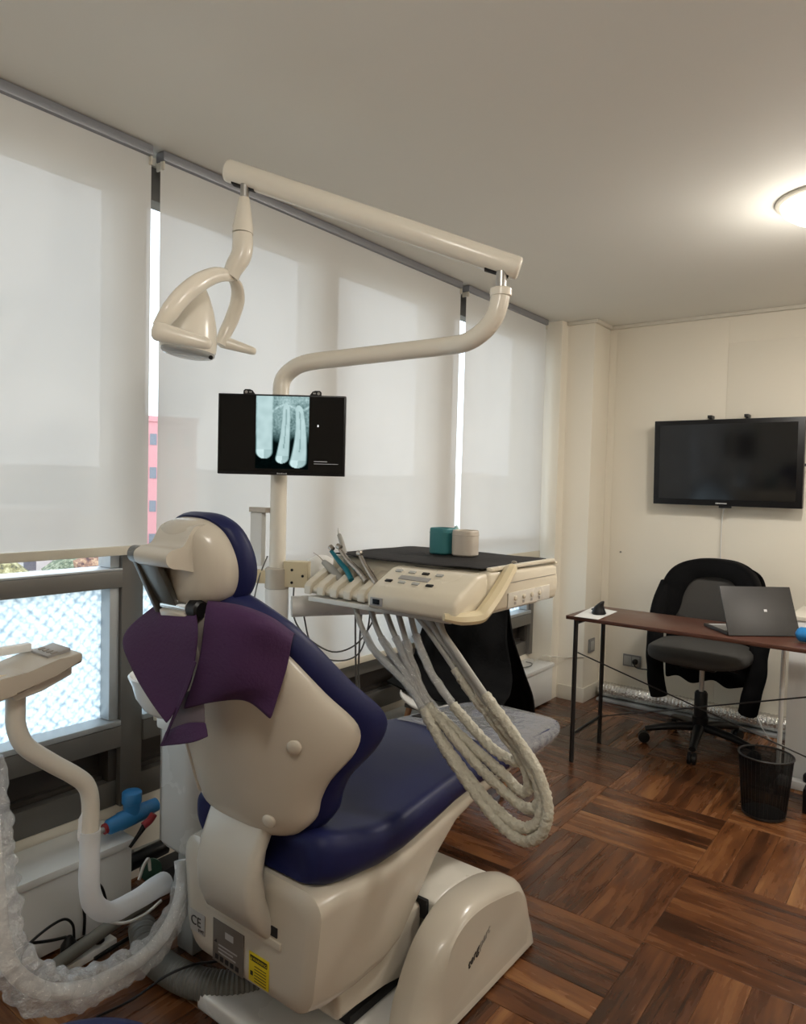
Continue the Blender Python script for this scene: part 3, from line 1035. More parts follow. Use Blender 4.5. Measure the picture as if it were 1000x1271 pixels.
ho = smooth_outline([(0, 1.318), (0.055, 1.312), (0.095, 1.285), (0.117, 1.23), (0.112, 1.175), (0.080, 1.140), (0, 1.128), (-0.080, 1.140), (-0.112, 1.175), (-0.117, 1.23), (-0.095, 1.285), (-0.055, 1.312)], 5)
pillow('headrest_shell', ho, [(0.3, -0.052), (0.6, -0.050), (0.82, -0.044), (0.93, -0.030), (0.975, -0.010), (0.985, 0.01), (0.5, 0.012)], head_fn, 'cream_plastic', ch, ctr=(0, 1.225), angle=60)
pillow('headrest_cushion', ho, [(0.5, 0.013), (0.96, 0.006), (1.03, 0.006), (1.07, 0.018), (1.08, 0.030), (1.05, 0.046), (0.95, 0.056), (0.75, 0.060), (0.4, 0.058)], head_fn, 'navy_vinyl', ch, ctr=(0, 1.225), angle=60)
# hinge housing on the back of the headrest and the folding bracket
hp_ = [(p.x, p.y) for p in crom([(0.925, 1.306, 0), (0.897, 1.300, 0), (0.883, 1.282, 0), (0.870, 1.262, 0), (0.846, 1.256, 0), (0.832, 1.246, 0), (0.832, 1.230, 0), (0.844, 1.219, 0), (0.87, 1.214, 0), (0.925, 1.200, 0)], 4)]
prism('headrest_housing', hp_, 'x', -1.336, -1.222, 'cream_plastic', ch, angle=35)
lathe('hinge_pin', [(0.015, 0), (0.018, 0.004), (0.018, 0.028), (0.014, 0.032)], (-1.370, 0.852, 1.238), 'bracket_grey', ch, axis=(1, 0, 0), n=20)
prism('headrest_bracket', [(0.834, 1.246), (0.868, 1.252), (0.940, 1.122), (0.902, 1.106)], 'x', -1.366, -1.350, 'bracket_grey', ch, bevel=0.003)
prism('bracket_plate', [(0.846, 1.228), (0.858, 1.232), (0.922, 1.118), (0.909, 1.112)], 'x', -1.3495, -1.285, 'bracket_grey', ch, bevel=0.002)
lathe('neck_roller', [(0.012, 0), (0.016, 0.003), (0.016, 0.100), (0.012, 0.103)], (-1.355, 0.915, 1.128), 'chrome', ch, axis=(1, 0, 0), n=20)
lathe('neck_knob', [(0.016, 0), (0.021, 0.004), (0.021, 0.030), (0.016, 0.035)], (-1.250, 0.915, 1.128), 'black_plastic', ch, axis=(1, 0, 0), n=20)
prism('neck_post', [(0.895, 1.118), (0.935, 1.118), (0.985, 0.98), (0.94, 0.98)], 'x', -1.345, -1.245, 'cream_plastic', ch, bevel=0.006)

# stickers and the maker's name
s1 = box('certificate_sticker', (-1.485, -1.425), (1.0915, 1.0935), (0.258, 0.310), 'sticker_grey', ch, 0.0005)
s1['label'] = 'small grey sticker with CE mark'
text('certificate_text', 'CE', 0.034, (-1.480, 1.0912, 0.275), (1, 0, 0), (0, 0, 1), 'ink', s1)
text('certificate_number', '0197', 0.011, (-1.450, 1.0912, 0.263), (1, 0, 0), (0, 0, 1), 'ink', s1)
s2 = box('nameplate', (-1.392, -1.278), (1.0915, 1.0935), (0.218, 0.322), 'sticker_silver', ch, 0.0005)
s2['label'] = 'brown-grey metallic rating plate'
for k in range(3):
    box('nameplate_line', (-1.37, -1.37 + (0.07, 0.055, 0.065)[k]), (1.0909, 1.0914), (0.262 - k * 0.009, 0.265 - k * 0.009), 'print_grey', s2, 0)
box('nameplate_logo', (-1.345, -1.315), (1.0909, 1.0914), (0.288, 0.304), 'print_grey', s2, 0)
for k in range(5):
    box('nameplate_symbol', (-1.382 + k * 0.019, -1.370 + k * 0.019), (1.0909, 1.0914), (0.225, 0.237), 'ink', s2, 0)
prism('nameplate_triangle', [(-1.388, 0.266), (-1.376, 0.266), (-1.378, 0.274)], 'y', 1.0909, 1.0914, 'ink', s2)
s3 = box('warning_sticker', (-1.258, -1.190), (1.0915, 1.0935), (0.226, 0.296), 'sticker_yellow', ch, 0.0005)
s3['label'] = 'yellow warning sticker'
box('warning_banner', (-1.253, -1.195), (1.0909, 1.0914), (0.277, 0.290), 'ink', s3, 0)
text('warning_text', 'WARNING', 0.010, (-1.244, 1.0906, 0.280), (1, 0, 0), (0, 0, 1), 'sticker_yellow', s3, depth=0.0002)
prism('warning_triangle', [(-1.252, 0.279), (-1.246, 0.279), (-1.249, 0.287)], 'y', 1.0904, 1.0908, 'sticker_yellow', s3)
box('warning_symbol', (-1.252, -1.243), (1.0909, 1.0914), (0.242, 0.252), 'ink', s3, 0)
for k in range(6):
    box('warning_line', (-1.238, -1.198), (1.0909, 1.0914), (0.266 - k * 0.007, 0.2675 - k * 0.007), 'ink', s3, 0)
text('maker_name', 'teng', 0.036, (-0.9480, 1.570, 0.127), (0, 0.90, 0.43), (0, 0.05, 1.0), 'ink', ch, depth=0.0005, xs=0.95)
text('maker_name', 'part', 0.036, (-0.9480, 1.6275, 0.1545), (0, 0.90, 0.43), (0, 0.05, 1.0), 'ink_light', ch, depth=0.0005, xs=0.95)

# ------------------------------------------------------------------ purple bib over the back
bib = thing('bib', (-1.285, 0.93, 1.10), 'dark purple cloth bib draped over the chair back behind the headrest', 'bib')


def patch(name, rows, m, parent, thick=0.0015, fold=0.004, seed=0, sub=2, n=10):
    """rows of control points -> denser grid with small folds"""
    g = []
    rr_ = [crom(r, n) for r in rows]
    C_ = len(rr_[0])
    cols = [crom([rr_[i][c] for i in range(len(rr_))], 4) for c in range(C_)]
    for i in range(len(cols[0])):
        g.append([cols[c][i] + Vector((0.3, -1, 0)) * (fold * noise.noise(cols[c][i] * 9 + Vector((seed, 0, 0)))) for c in range(C_)])
    return sheet(name, g, m, parent, thick, sub=sub - 1)


patch('right_flap', [[(-1.273, 0.98, 1.134), (-1.217, 1.03, 1.121), (-1.17, 1.07, 1.095), (-1.15, 1.12, 1.051)],
                     [(-1.189, 0.905, 1.145), (-1.105, 0.925, 1.141), (-1.056, 0.955, 1.123), (-1.046, 1.01, 1.086)],
                     [(-1.185, 0.89, 1.065), (-1.103, 0.905, 1.068), (-1.066, 0.945, 1.056), (-1.045, 0.995, 1.034)],
                     [(-1.21, 0.89, 0.986), (-1.126, 0.905, 0.991), (-1.081, 0.945, 0.988), (-1.054, 0.985, 0.985)],
                     [(-1.248, 0.895, 0.919), (-1.162, 0.91, 0.949), (-1.115, 0.95, 0.951), (-1.07, 0.975, 0.916)]], 'purple_cloth', bib, seed=1)
patch('left_flap', [[(-1.367, 0.93, 1.136), (-1.319, 0.93, 1.141), (-1.254, 0.92, 1.138)],
                    [(-1.453, 0.88, 1.048), (-1.322, 0.885, 1.082), (-1.19, 0.885, 1.101)],
                    [(-1.392, 0.865, 0.984), (-1.294, 0.875, 1.008), (-1.196, 0.885, 1.04)],
                    [(-1.311, 0.86, 0.927), (-1.263, 0.87, 0.942), (-1.207, 0.88, 0.981)],
                    [(-1.258, 0.86, 0.895), (-1.249, 0.865, 0.909), (-1.237, 0.875, 0.936)]], 'purple_cloth', bib, seed=4)
mat('bib_lining', (0.15, 0.115, 0.13), 0.7, var=0.1, scale=9)
patch('tail_lining', [[(-1.252, 0.905, 0.953), (-1.226, 0.91, 0.961), (-1.206, 0.915, 0.964)],
                      [(-1.277, 0.9, 0.908), (-1.234, 0.905, 0.919), (-1.198, 0.91, 0.929)],
                      [(-1.309, 0.895, 0.853), (-1.249, 0.9, 0.883), (-1.195, 0.91, 0.896)]], 'bib_lining', bib, seed=2)
patch('tail_flap', [[(-1.295, 0.885, 0.863), (-1.235, 0.89, 0.892), (-1.182, 0.9, 0.904)],
                    [(-1.298, 0.88, 0.848), (-1.233, 0.885, 0.881), (-1.17, 0.895, 0.894)],
                    [(-1.31, 0.88, 0.828), (-1.204, 0.88, 0.862), (-1.16, 0.89, 0.883)]], 'purple_cloth', bib, seed=6, fold=0.002)
patch('tail_edge', [[(-1.186, 0.872, 1.035), (-1.225, 0.872, 0.959), (-1.295, 0.872, 0.835)], [(-1.176, 0.872, 1.034), (-1.214, 0.872, 0.958), (-1.281, 0.872, 0.849)]], 'purple_cloth', bib, seed=6, fold=0.001)

# ------------------------------------------------------------------ side unit with pole, bowl and arms
un = thing('dental_unit', (-1.70, 1.45, 0), 'white side unit with spittoon bowl and tall pole, behind the dental chair', 'dental unit')
col_r = []
for z, ins in ((0.34, 0.02), (0.345, 0.008), (0.36, 0.0), (0.78, 0.0), (0.80, 0.008), (0.81, 0.03)):
    col_r.append([(-1.697 + u, 1.41 + w, z) for u, w in rrect(0.100 - ins, 0.225 - ins, 0.055, 6)])
loft('column', col_r, 'unit_plastic', un, angle=40)
box('column_seam', (-1.7565, -1.7550), (1.1835, 1.186), (0.36, 0.785), 'grey_enamel', un, 0)
bc = Vector((-1.7000, 1.1700, 0.8510))
bprof = [(0.012, -0.115), (0.035, -0.112), (0.066, -0.09), (0.088, -0.055), (0.098, -0.018), (0.105, -0.004), (0.108, 0.004), (0.104, 0.008), (0.096, 0.0), (0.082, -0.045), (0.055, -0.085), (0.01, -0.098)]
lathe('spittoon_bowl', bprof, bc, 'white_enamel', un, n=32)
box('bowl_bracket', (-1.745, -1.655), (bc.y - 0.01, 1.19), (bc.z - 0.155, bc.z - 0.112), 'white_plastic', un, 0.008)
PP = (-1.70, 1.565)
lathe('post', [(0.036, 0.811), (0.0375, 0.815), (0.0375, 1.050), (0.035, 1.054)], (PP[0], PP[1], 0), 'white_plastic', un, n=28)
lathe('collar', [(0.036, 1.0545), (0.0385, 1.057), (0.0385, 1.118), (0.034, 1.122), (0.027, 1.1225)], (PP[0], PP[1], 0), 'cream_plastic', un, n=28)
Rz = Matrix.Rotation(math.radians(30), 3, 'Z')
cb = box('collar_clamp', (PP[0] + 0.026, PP[0] + 0.105), (PP[1] - 0.022, PP[1] + 0.022), (1.062, 1.145), 'cream_yellow_plastic', un, 0.004, rot=Rz, piv=(*PP, 1.1))
for a, b in ((0.055, 1.118), (0.055, 1.078), (0.09, 1.10)):
    c = Vector((*PP, 0)) + Rz @ Vector((a, -0.0225, b))
    lathe('clamp_screw', [(0.0045, 0), (0.0045, 0.002), (0.002, 0.003)], c, 'black_plastic', cb, axis=Rz @ Vector((0, -1, 0)), n=8)
box('clamp_bar', (PP[0] + 0.105, PP[0] + 0.24), (PP[1] - 0.010, PP[1] + 0.012), (1.066, 1.094), 'cream_plastic', un, 0.003, rot=Rz, piv=(*PP, 1.1))
box('collar_back', (PP[0] - 0.10, PP[0] - 0.03), (PP[1] - 0.02, PP[1] + 0.02), (1.070, 1.112), 'cream_yellow_plastic', un, 0.004, rot=Rz, piv=(*PP, 1.1))
tube('swing_arm', [(-1.668, 1.60, 0.995), (-1.55, 1.75, 0.998), (-1.42, 1.90, 1.0)], 0.034, 'white_plastic', un, n=20, sub=4)
lathe('arm_pivot', [(0.036, 0.96), (0.04, 0.965), (0.04, 1.028), (0.036, 1.033)], (-1.40, 1.92, 0), 'white_plastic', un, n=24)
lathe('joint_dome', [(0.001, 0.062), (0.022, 0.058), (0.042, 0.045), (0.054, 0.025), (0.058, 0.0), (0.056, -0.006), (0.001, -0.0065)], (-1.6824, 1.7466, 1.0904), 'white_plastic', un, n=28, ell=(1.0, 1.0))
tube('joint_bracket', [(-1.6995, 1.7332, 1.0844), (-1.6866, 1.6674, 1.0833), (-1.6871, 1.6168, 1.0877)], 0.006, 'white_plastic', un, n=10)
box('film_holder', (-1.800, -1.745), (1.535, 1.555), (1.1232, 1.295), 'white_plastic', un, 0.004)
box('film_holder_clip', (-1.802, -1.722), (1.530, 1.560), (1.2955, 1.312), 'sand_plastic', un, 0.003)
for pth, r_ in (([(-1.6648, 1.6093, 1.101), (-1.7023, 1.6407, 1.0066), (-1.7322, 1.6788, 0.9304), (-1.7032, 1.7123, 0.8693), (-1.6304, 1.7552, 0.8271), (-1.5626, 1.7922, 0.8537), (-1.5091, 1.8099, 0.9269), (-1.4815, 1.8075, 0.9953)], 0.0028),
                ([(-1.6717, 1.6599, 0.9574), (-1.6779, 1.6947, 0.8678), (-1.6697, 1.742, 0.8063), (-1.6039, 1.7794, 0.7971), (-1.5533, 1.8071, 0.8281), (-1.5192, 1.8058, 0.9098), (-1.4981, 1.7944, 0.9895)], 0.0028),
                ([(-1.5708, 1.8013, 0.9795), (-1.5762, 1.8117, 0.8511), (-1.58, 1.8241, 0.7375), (-1.5827, 1.8387, 0.6501)], 0.0032),
                ([(-1.5534, 1.8144, 0.9746), (-1.5675, 1.8226, 0.8506), (-1.5777, 1.8342, 0.7359), (-1.5823, 1.8512, 0.6417)], 0.0032),
                ([(-1.7223, 1.5429, 1.158), (-1.7348, 1.5217, 1.0939), (-1.739, 1.5069, 1.0305), (-1.7395, 1.4953, 0.9752)], 0.0022)):
    tube('cable', pth, r_, 'duct_grey', un, n=8, sub=5)
# foot below the column
box('column_foot', (-1.775, -1.70), (1.26, 1.33), (0.0015, 0.339), 'grey_enamel', un, 0.004)
box('column_foot', (-1.69, -1.63), (1.30, 1.36), (0.0015, 0.339), 'white_enamel', un, 0.004)

# ------------------------------------------------------------------ operating lamp on the pole
lp = thing('operating_lamp', (-1.70, 1.565, 1.123), 'cream operating lamp on a long jointed arm above the dental chair', 'lamp')
tube('pole', [(PP[0], PP[1], 1.123), (PP[0], PP[1], 1.3), (PP[0], PP[1], 1.45), (PP[0], PP[1], 1.60), (-1.698, 1.5655, 1.645)] + [(-1.7027, 1.5732, 1.7137), (-1.6741, 1.5869, 1.7516), (-1.6158, 1.5998, 1.7716), (-1.4904, 1.6409, 1.7822), (-1.337, 1.6858, 1.7926), (-1.1863, 1.721, 1.8008), (-1.1042, 1.7134, 1.8029), (-1.0458, 1.7114, 1.8278), (-1.0125, 1.7136, 1.8662), (-1.0009, 1.7171, 1.9091), (-1.0001, 1.7188, 1.9312)], 0.0262, 'ivory_plastic', lp, n=20, sub=5)
lathe('pole_collar', [(0.0275, -0.012), (0.030, -0.010), (0.030, 0.008), (0.027, 0.011)], (-0.9992, 1.7195, 1.9290), 'ivory_plastic', lp, n=24)
lathe('pin', [(0.0145, 0), (0.0145, 0.05)], (-0.9995, 1.7196, 1.9356), 'brushed_steel', lp, n=18)
bl, brr = Vector((-1.6750, 1.3202, 2.2791)), Vector((-0.9609, 1.7520, 1.9941))
dv = (brr - bl)
beam = tube('beam', [bl, bl + dv * 0.004, bl + dv * 0.012, bl + dv * 0.5, brr - dv * 0.012, brr - dv * 0.004, brr], [0.024, 0.030, 0.0315, 0.0315, 0.0315, 0.030, 0.025], 'ivory_plastic', lp, n=28, sub=1)
dn = dv.normalized()
for f, nm in ((0.062, 'beam_slot'), (0.925, 'beam_slot')):
    c = bl + dv * f
    box(nm, (c.x - 0.035, c.x + 0.035), (c.y - 0.012, c.y + 0.012), (c.z - 0.0345, c.z - 0.026), 'dark_slot', lp, 0.002, rot=Matrix.Rotation(math.atan2(dv.y, dv.x), 3, 'Z') @ Matrix.Rotation(math.radians(17), 3, 'Y'), piv=c + Vector((0, 0, -0.03)))
lathe('pin', [(0.0125, 0), (0.0125, 0.045)], (-1.6223, 1.3436, 2.1917), 'brushed_steel', lp, n=18)
pt = Vector((-1.6234, 1.3430, 2.1962))
tube('lamp_sleeve', [pt, (-1.6227, 1.3417, 2.1597), (-1.6225, 1.3396, 2.1141), (-1.6225, 1.3386, 2.0958)], [0.015, 0.021, 0.029, 0.0295], 'ivory_plastic', lp, n=24, sub=3)
tube('lamp_elbow', [(-1.6224, 1.3386, 2.0935), (-1.6210, 1.3380, 2.0616), (-1.6233, 1.3348, 2.0318), (-1.6348, 1.3246, 2.0041), (-1.6428, 1.3173, 1.9810)], [0.028, 0.029, 0.029, 0.027, 0.023], 'ivory_plastic', lp, n=24, sub=4)
tube('elbow_ring', [(-1.6404, 1.3195, 1.9868), (-1.6452, 1.3151, 1.9741)], [0.0245, 0.0235], 'ivory_plastic', lp, n=24, sub=2)
# yoke: two flat arms from the elbow to the pivots
tube('yoke_arm', [(-1.6434, 1.3293, 1.9772), (-1.6321, 1.2616, 1.9634), (-1.6208, 1.1926, 1.9234), (-1.6204, 1.1401, 1.8755), (-1.6277, 1.1069, 1.8278), (-1.6475, 1.0897, 1.7874)], [0.014, 0.021, 0.026, 0.027, 0.026, 0.020], 'ivory_plastic', lp, n=16, sub=5, flat=(1.0, 0.55))
tube('yoke_arm', [(-1.6581, 1.3182, 1.9813), (-1.6791, 1.3645, 1.9681), (-1.7055, 1.3929, 1.9337), (-1.7245, 1.3884, 1.8805), (-1.7379, 1.3760, 1.8391), (-1.7414, 1.3587, 1.7983)], [0.012, 0.018, 0.021, 0.021, 0.020, 0.016], 'ivory_plastic', lp, n=16, sub=5, flat=(0.65, 1.0))
# lamp body: a dome between the pivots
La, Lb = Vector((-1.7202, 1.1354, 1.7976)), Vector((-1.7269, 1.3445, 1.7969))
pax = (Lb - La).normalized()
Lc = Vector((-1.7381, 1.2465, 1.7723))
upd = (Vector((-1.7355, 1.2579, 1.9605)) - Lc)
H = upd.length
upd.normalize()
e1 = (pax - upd * pax.dot(upd)).normalized()
e2 = upd.cross(e1)
rings = []
for s, h in ((0.93, -0.06), (0.985, -0.03), (1.0, 0.02), (1.0, 0.10), (0.97, 0.25), (0.90, 0.42), (0.78, 0.60), (0.62, 0.76), (0.45, 0.88), (0.28, 0.95), (0.12, 0.985)):
    rings.append([Lc + upd * (h * H) + e1 * (0.086 * s * math.cos(a)) * (1 if h < 0.3 else 1) + e2 * (0.062 * (0.35 + 0.65 * s) * math.sin(a)) for a in [2 * math.pi * k / 32 for k in range(32)]])
loft('lamp_head', rings, 'ivory_plastic', lp, angle=60)
lr = [[Lc + upd * (h * H) + e1 * (0.088 * s * math.cos(a)) + e2 * (0.064 * s * math.sin(a)) for a in [2 * math.pi * k / 32 for k in range(32)]] for s, h in ((0.6, -0.145), (0.86, -0.12), (0.93, -0.09), (0.93, -0.062))]
loft('lamp_lens', lr, 'lens_plastic', lp, angle=60)
for nm, a, b, r_ in (('handle', (-1.6237, 1.0694, 1.7728), (-1.5362, 1.1729, 1.7471), 0.025), ('handle', (-1.7443, 1.3697, 1.8100), (-1.6784, 1.4441, 1.7849), 0.019)):
    a, b = Vector(a), Vector(b)
    d = b - a
    tube(nm, [a - d * 0.10, a - d * 0.085, a - d * 0.04, a + d * 0.02, a + d * 0.15, a + d * 0.5, b - d * 0.12, b - d * 0.03, b], [r_ * 0.25, r_ * 0.62, r_ * 0.92, r_, r_ * 0.96, r_ * 0.80, r_ * 0.64, r_ * 0.48, r_ * 0.2], 'ivory_plastic', lp, n=22, sub=1, flat=(1, 0.7))
lathe('switch', [(0.006, 0), (0.006, 0.004)], (-1.6235, 1.2376, 1.7314), 'black_plastic', lp, axis=(0.6, -0.8, 0), n=10)

# ------------------------------------------------------------------ monitor on the pole
mc = Vector((-1.6433, 1.5217, 1.5389))
mn = thing('monitor', mc, 'small black monitor showing a tooth X-ray, mounted on the lamp pole', 'monitor')
RY = Matrix.Rotation(yaw, 3, 'Z')
ax_r = RY @ Vector((1, 0, 0))
ax_n = RY @ Vector((0, -1, 0))


def mbox(name, x, y, z, m, parent, bevel=0.002):
    return box(name, (mc.x + x[0], mc.x + x[1]), (mc.y + y[0], mc.y + y[1]), (mc.z + z[0], mc.z + z[1]), m, parent, bevel, rot=RY, piv=mc)


mbox('case', (-0.196, 0.196), (-0.008, 0.018), (-0.1225, 0.1245), 'black_plastic', mn, 0.003)
mbox('mount', (-0.05, 0.05), (0.0182, 0.026), (-0.05, 0.05), 'black_metal', mn, 0.002)
scr = mbox('screen', (-0.191, 0.191), (-0.0092, -0.0081), (-0.113, 0.120), 'black_screen', mn, 0)
for sx in (-1, 1):
    pts = [(sx * 0.105, 0.122), (sx * 0.082, 0.122), (sx * 0.092, 0.136), (sx * 0.100, 0.139), (sx * 0.115, 0.139), (sx * 0.120, 0.134), (sx * 0.120, 0.124)]
    bm = bmesh.new()
    fr = [bm.verts.new(mc + ax_r * p[0] + ax_n * 0.004 + Vector((0, 0, p[1]))) for p in pts]
    bk = [bm.verts.new(mc + ax_r * p[0] + ax_n * 0.001 + Vector((0, 0, p[1]))) for p in pts]
    bm.faces.new(fr)
    bm.faces.new(bk[::-1])
    for i in range(len(pts)):
        bm.faces.new((fr[i], bk[i], bk[(i + 1) % len(pts)], fr[(i + 1) % len(pts)]))
    e = from_bm('mounting_ear', bm, 'black_plastic', mn)
    c = mc + ax_r * (sx * 0.111) + ax_n * 0.0042 + Vector((0, 0, 0.1305))
    lathe('ear_hole', [(0.0045, 0), (0.0045, 0.0006)], c, 'print_grey', e, axis=ax_n, n=12)
    c = mc + ax_r * (sx * 0.098) + ax_n * 0.0042 + Vector((0, 0, 0.1305))
    box('ear_slot', (c.x - 0.004, c.x + 0.004), (c.y - 0.0006, c.y), (c.z - 0.002, c.z + 0.002), 'print_grey', e, 0, rot=RY, piv=c)


def xray(u, v):
    """picture shown on the screen: three roots in cloudy bone, u right, v down"""
    p = Vector((u * 3.1, v * 4.2, 0.3))
    tra = noise.noise(p * 7) * 0.5 + noise.noise(p * 15) * 0.5
    val = 0.50 - 0.22 * max(0, v - 0.15) + 0.16 * noise.noise(p * 1.2) + 0.30 * tra
    line = abs(v - (0.20 - 0.10 * (u - 0.2) + 0.05 * math.sin(u * 9)))
    if u > 0.12:
        val += 0.25 * math.exp(-(line / 0.015) ** 2)
    if v < 0.10:
        val += 0.10
    low = (v - 0.42) / 0.2 + 0.3 * noise.noise(p * 2)
    if low > 0:
        val *= max(0.04, 1 - low * 0.9)
    for cu0, cu1, cu2, w0, w1, w2, vt, vb in ((0.17, 0.16, 0.165, 0.17, 0.165, 0.17, -0.2, 0.865), (0.57, 0.58, 0.49, 0.065, 0.085, 0.145, 0.10, 0.925), (0.80, 0.90, 0.785, 0.075, 0.105, 0.185, 0.12, 0.985)):
        t = (v - vt) / (vb - vt)
        if t < 0 or t > 1:
            continue
        c = cu0 * (1 - t) * (1 - t) + 2 * cu1 * t * (1 - t) + cu2 * t * t
        w = w0 * (1 - t) * (1 - t) + 2 * w1 * t * (1 - t) + w2 * t * t
        if t > 0.9:
            w *= math.sqrt(max(0, 1 - ((t - 0.9) / 0.1) ** 2))
        if t < 0.08 and vt > 0:
            w *= math.sqrt(max(0, 1 - ((0.08 - t) / 0.08) ** 2))
        d = abs(u - c) / max(w, 1e-4)
        if d < 1:
            k = min(1, (1 - d) * 5)
            b = 0.80 + 0.08 * noise.noise(p * 2.5)
            if cu0 > 0.3 and abs(u - c) < 0.012 and 0.1 < t < 0.75:
                b -= 0.22
            if t > 0.88:
                b += 0.12 * (1 if u < c else -1)
            val = val * (1 - k) + b * k
    val = max(0.0, min(1.0, val))
    return (val ** 1.6 * 0.74, val ** 1.35 * 0.95, val ** 1.35 * 0.96, 1)


xm = bpy.data.materials.new('xray_picture')
xm.use_nodes = True
nt = xm.node_tree
nt.nodes.clear()
xo = nt.nodes.new('ShaderNodeOutputMaterial')
xe = nt.nodes.new('ShaderNodeEmission')
xa = nt.nodes.new('ShaderNodeAttribute')
xa.attribute_name = 'picture'
nt.links.new(xa.outputs['Color'], xe.inputs['Color'])
xe.inputs['Strength'].default_value = 0.95
nt.links.new(xe.outputs[0], xo.inputs['Surface'])
MATS['xray_picture'] = xm
NU, NV = 78, 104
xv, xf, xc = [], [], []
for j in range(NV + 1):
    for i in range(NU + 1):
        u, v = i / NU, j / NV
        xv.append(mc + ax_r * (-0.079 + 0.163 * u) + Vector((0, 0, 0.119 - 0.222 * v)) + ax_n * 0.0096)
        xc.append(xray(u, v))
for j in range(NV):
    for i in range(NU):
        a = j * (NU + 1) + i
        xf.append((a, a + 1, a + NU + 2, a + NU + 1))
xo_ = mk('xray_image', xv, xf, 'xray_picture', scr, smooth=False)
at_ = xo_.data.color_attributes.new('picture', 'FLOAT_COLOR', 'POINT')
for i, c in enumerate(xc):
    at_.data[i].color = c
mat('screen_text', (0.3, 0.3, 0.3), 0.5, emit=(0.5, 0.5, 0.5), estr=0.35)
mat('screen_white', (0.8, 0.8, 0.8), 0.5, emit=(1, 1, 1), estr=1.0)
mbox('caption_line', (0.101, 0.142), (-0.0098, -0.0093), (-0.079, -0.077), 'screen_text', scr, 0)
mbox('caption_line', (0.101, 0.176), (-0.0098, -0.0093), (-0.086, -0.0845), 'screen_text', scr, 0)
mbox('cursor', (0.110, 0.1135), (-0.0098, -0.0093), (0.028, 0.034), 'screen_white', scr, 0)
for k in range(7):
    mbox('maker_mark', (-0.012 + k * 0.0045, -0.0088 + k * 0.0045), (-0.0086, -0.0081), (-0.1195, -0.1165 + 0.001 * (k % 3 == 0)), 'print_silver', mn, 0)

mat('table_plastic', (0.74, 0.675, 0.545), 0.26, var=0.02, scale=3)
# ------------------------------------------------------------------ delivery tray over the patient's lap
tr = thing('instrument_table', (-1.26, 1.82, 1.04), 'cream instrument table with handle, hanging above the leg end of the chair', 'instrument table')
prism('body', [(2.075, 1.052), (2.08, 1.10), (2.078, 1.158), (1.66, 1.168), (1.655, 1.054)], 'x', -1.552, -0.972, 'table_plastic', tr, bevel=0.012)
prism('panel_slope', [(1.6545, 1.052), (1.6545, 1.166), (1.60, 1.160), (1.515, 1.118), (1.492, 1.098), (1.494, 1.058), (1.52, 1.05)], 'x', -1.262, -0.972, 'table_plastic', tr, bevel=0.010)
prism('holder_block', [(1.6545, 1.056), (1.6545, 1.128), (1.60, 1.102), (1.555, 1.082), (1.548, 1.068), (1.56, 1.056)], 'x', -1.552, -1.263, 'table_plastic', tr, bevel=0.006)
for k in range(6):
    xx = -1.540 + k * 0.0535
    prism('holder_prong', [(1.65, 1.104), (1.65, 1.140), (1.60, 1.118), (1.552, 1.094), (1.541, 1.082), (1.541, 1.058), (1.549, 1.057), (1.553, 1.083)], 'x', xx - 0.014, xx + 0.014, 'table_plastic', tr, bevel=0.003)
box('under_plate', (-1.54, -1.02), (1.545, 2.04), (1.036, 1.0515), 'grey_cream_plastic', tr, 0.003)
box('rim', (-1.552, -0.972), (2.062, 2.079), (1.1585, 1.168), 'table_plastic', tr, 0.004)
box('rim', (-0.990, -0.972), (1.67, 2.061), (1.1675, 1.178), 'table_plastic', tr, 0.004)
# control buttons on the slope
sl = Vector((0, 0.085, 0.042)).normalized()
sn = Vector((0, -0.042, 0.085)).normalized()
for r in range(2):
    for c in range(4):
        p = Vector((-1.222 + c * 0.046, 1.528, 1.1255)) + sl * (0.012 + r * 0.052)
        box('button', (p.x - 0.011, p.x + 0.011), (p.y - 0.005, p.y + 0.005), (p.z - 0.001, p.z + 0.0025), 'grey_enamel' if (r + c) % 3 else 'black_plastic', tr, 0.001, rot=Matrix.Rotation(math.atan2(0.042, 0.085), 3, 'X'), piv=p)
p = Vector((-1.150, 1.528, 1.1255)) + sl * 0.036
box('button_label', (p.x - 0.05, p.x + 0.05), (p.y - 0.009, p.y + 0.009), (p.z - 0.001, p.z + 0.0012), 'sticker_grey', tr, 0, rot=Matrix.Rotation(math.atan2(0.042, 0.085), 3, 'X'), piv=p)
box('display', (-1.247, -1.205), (1.4905, 1.4925), (1.066, 1.088), 'sticker_grey', tr, 0.0005)
box('display_glass', (-1.238, -1.214), (1.4895, 1.4904), (1.070, 1.084), 'black_screen', tr, 0)
# recess and marks on the right side
box('side_recess', (-0.9725, -0.969), (1.76, 2.02), (1.058, 1.100), 'grey_cream_plastic', tr, 0.001)
for k in range(4):
    lathe('side_knob', [(0.007, 0), (0.007, 0.004), (0.004, 0.006)], (-0.969, 1.80 + k * 0.05, 1.083), 'table_plastic', tr, axis=(1, 0, 0), n=12)
    box('side_mark', (-0.969, -0.9684), (1.795 + k * 0.05, 1.806 + k * 0.05), (1.064, 1.072), 'ink_light', tr, 0)
box('side_groove', (-0.9723, -0.9712), (1.68, 2.06), (1.1275, 1.1295), 'ink_light', tr, 0)
tube('handle', [(-0.962, 1.765, 1.172), (-0.958, 1.745, 1.168), (-0.952, 1.665, 1.112), (-0.950, 1.60, 1.072), (-0.956, 1.575, 1.060), (-0.975, 1.52, 1.060), (-1.00, 1.485, 1.066)], [0.012, 0.019, 0.021, 0.021, 0.021, 0.020, 0.012], 'cream_yellow_plastic', tr, n=8, sub=4, flat=(0.8, 1.0), angle=30)
lathe('handle_screw', [(0.008, 0), (0.008, 0.003), (0.004, 0.006), (0.001, 0.0065)], (-0.957, 1.765, 1.187), 'steel', tr, n=12)
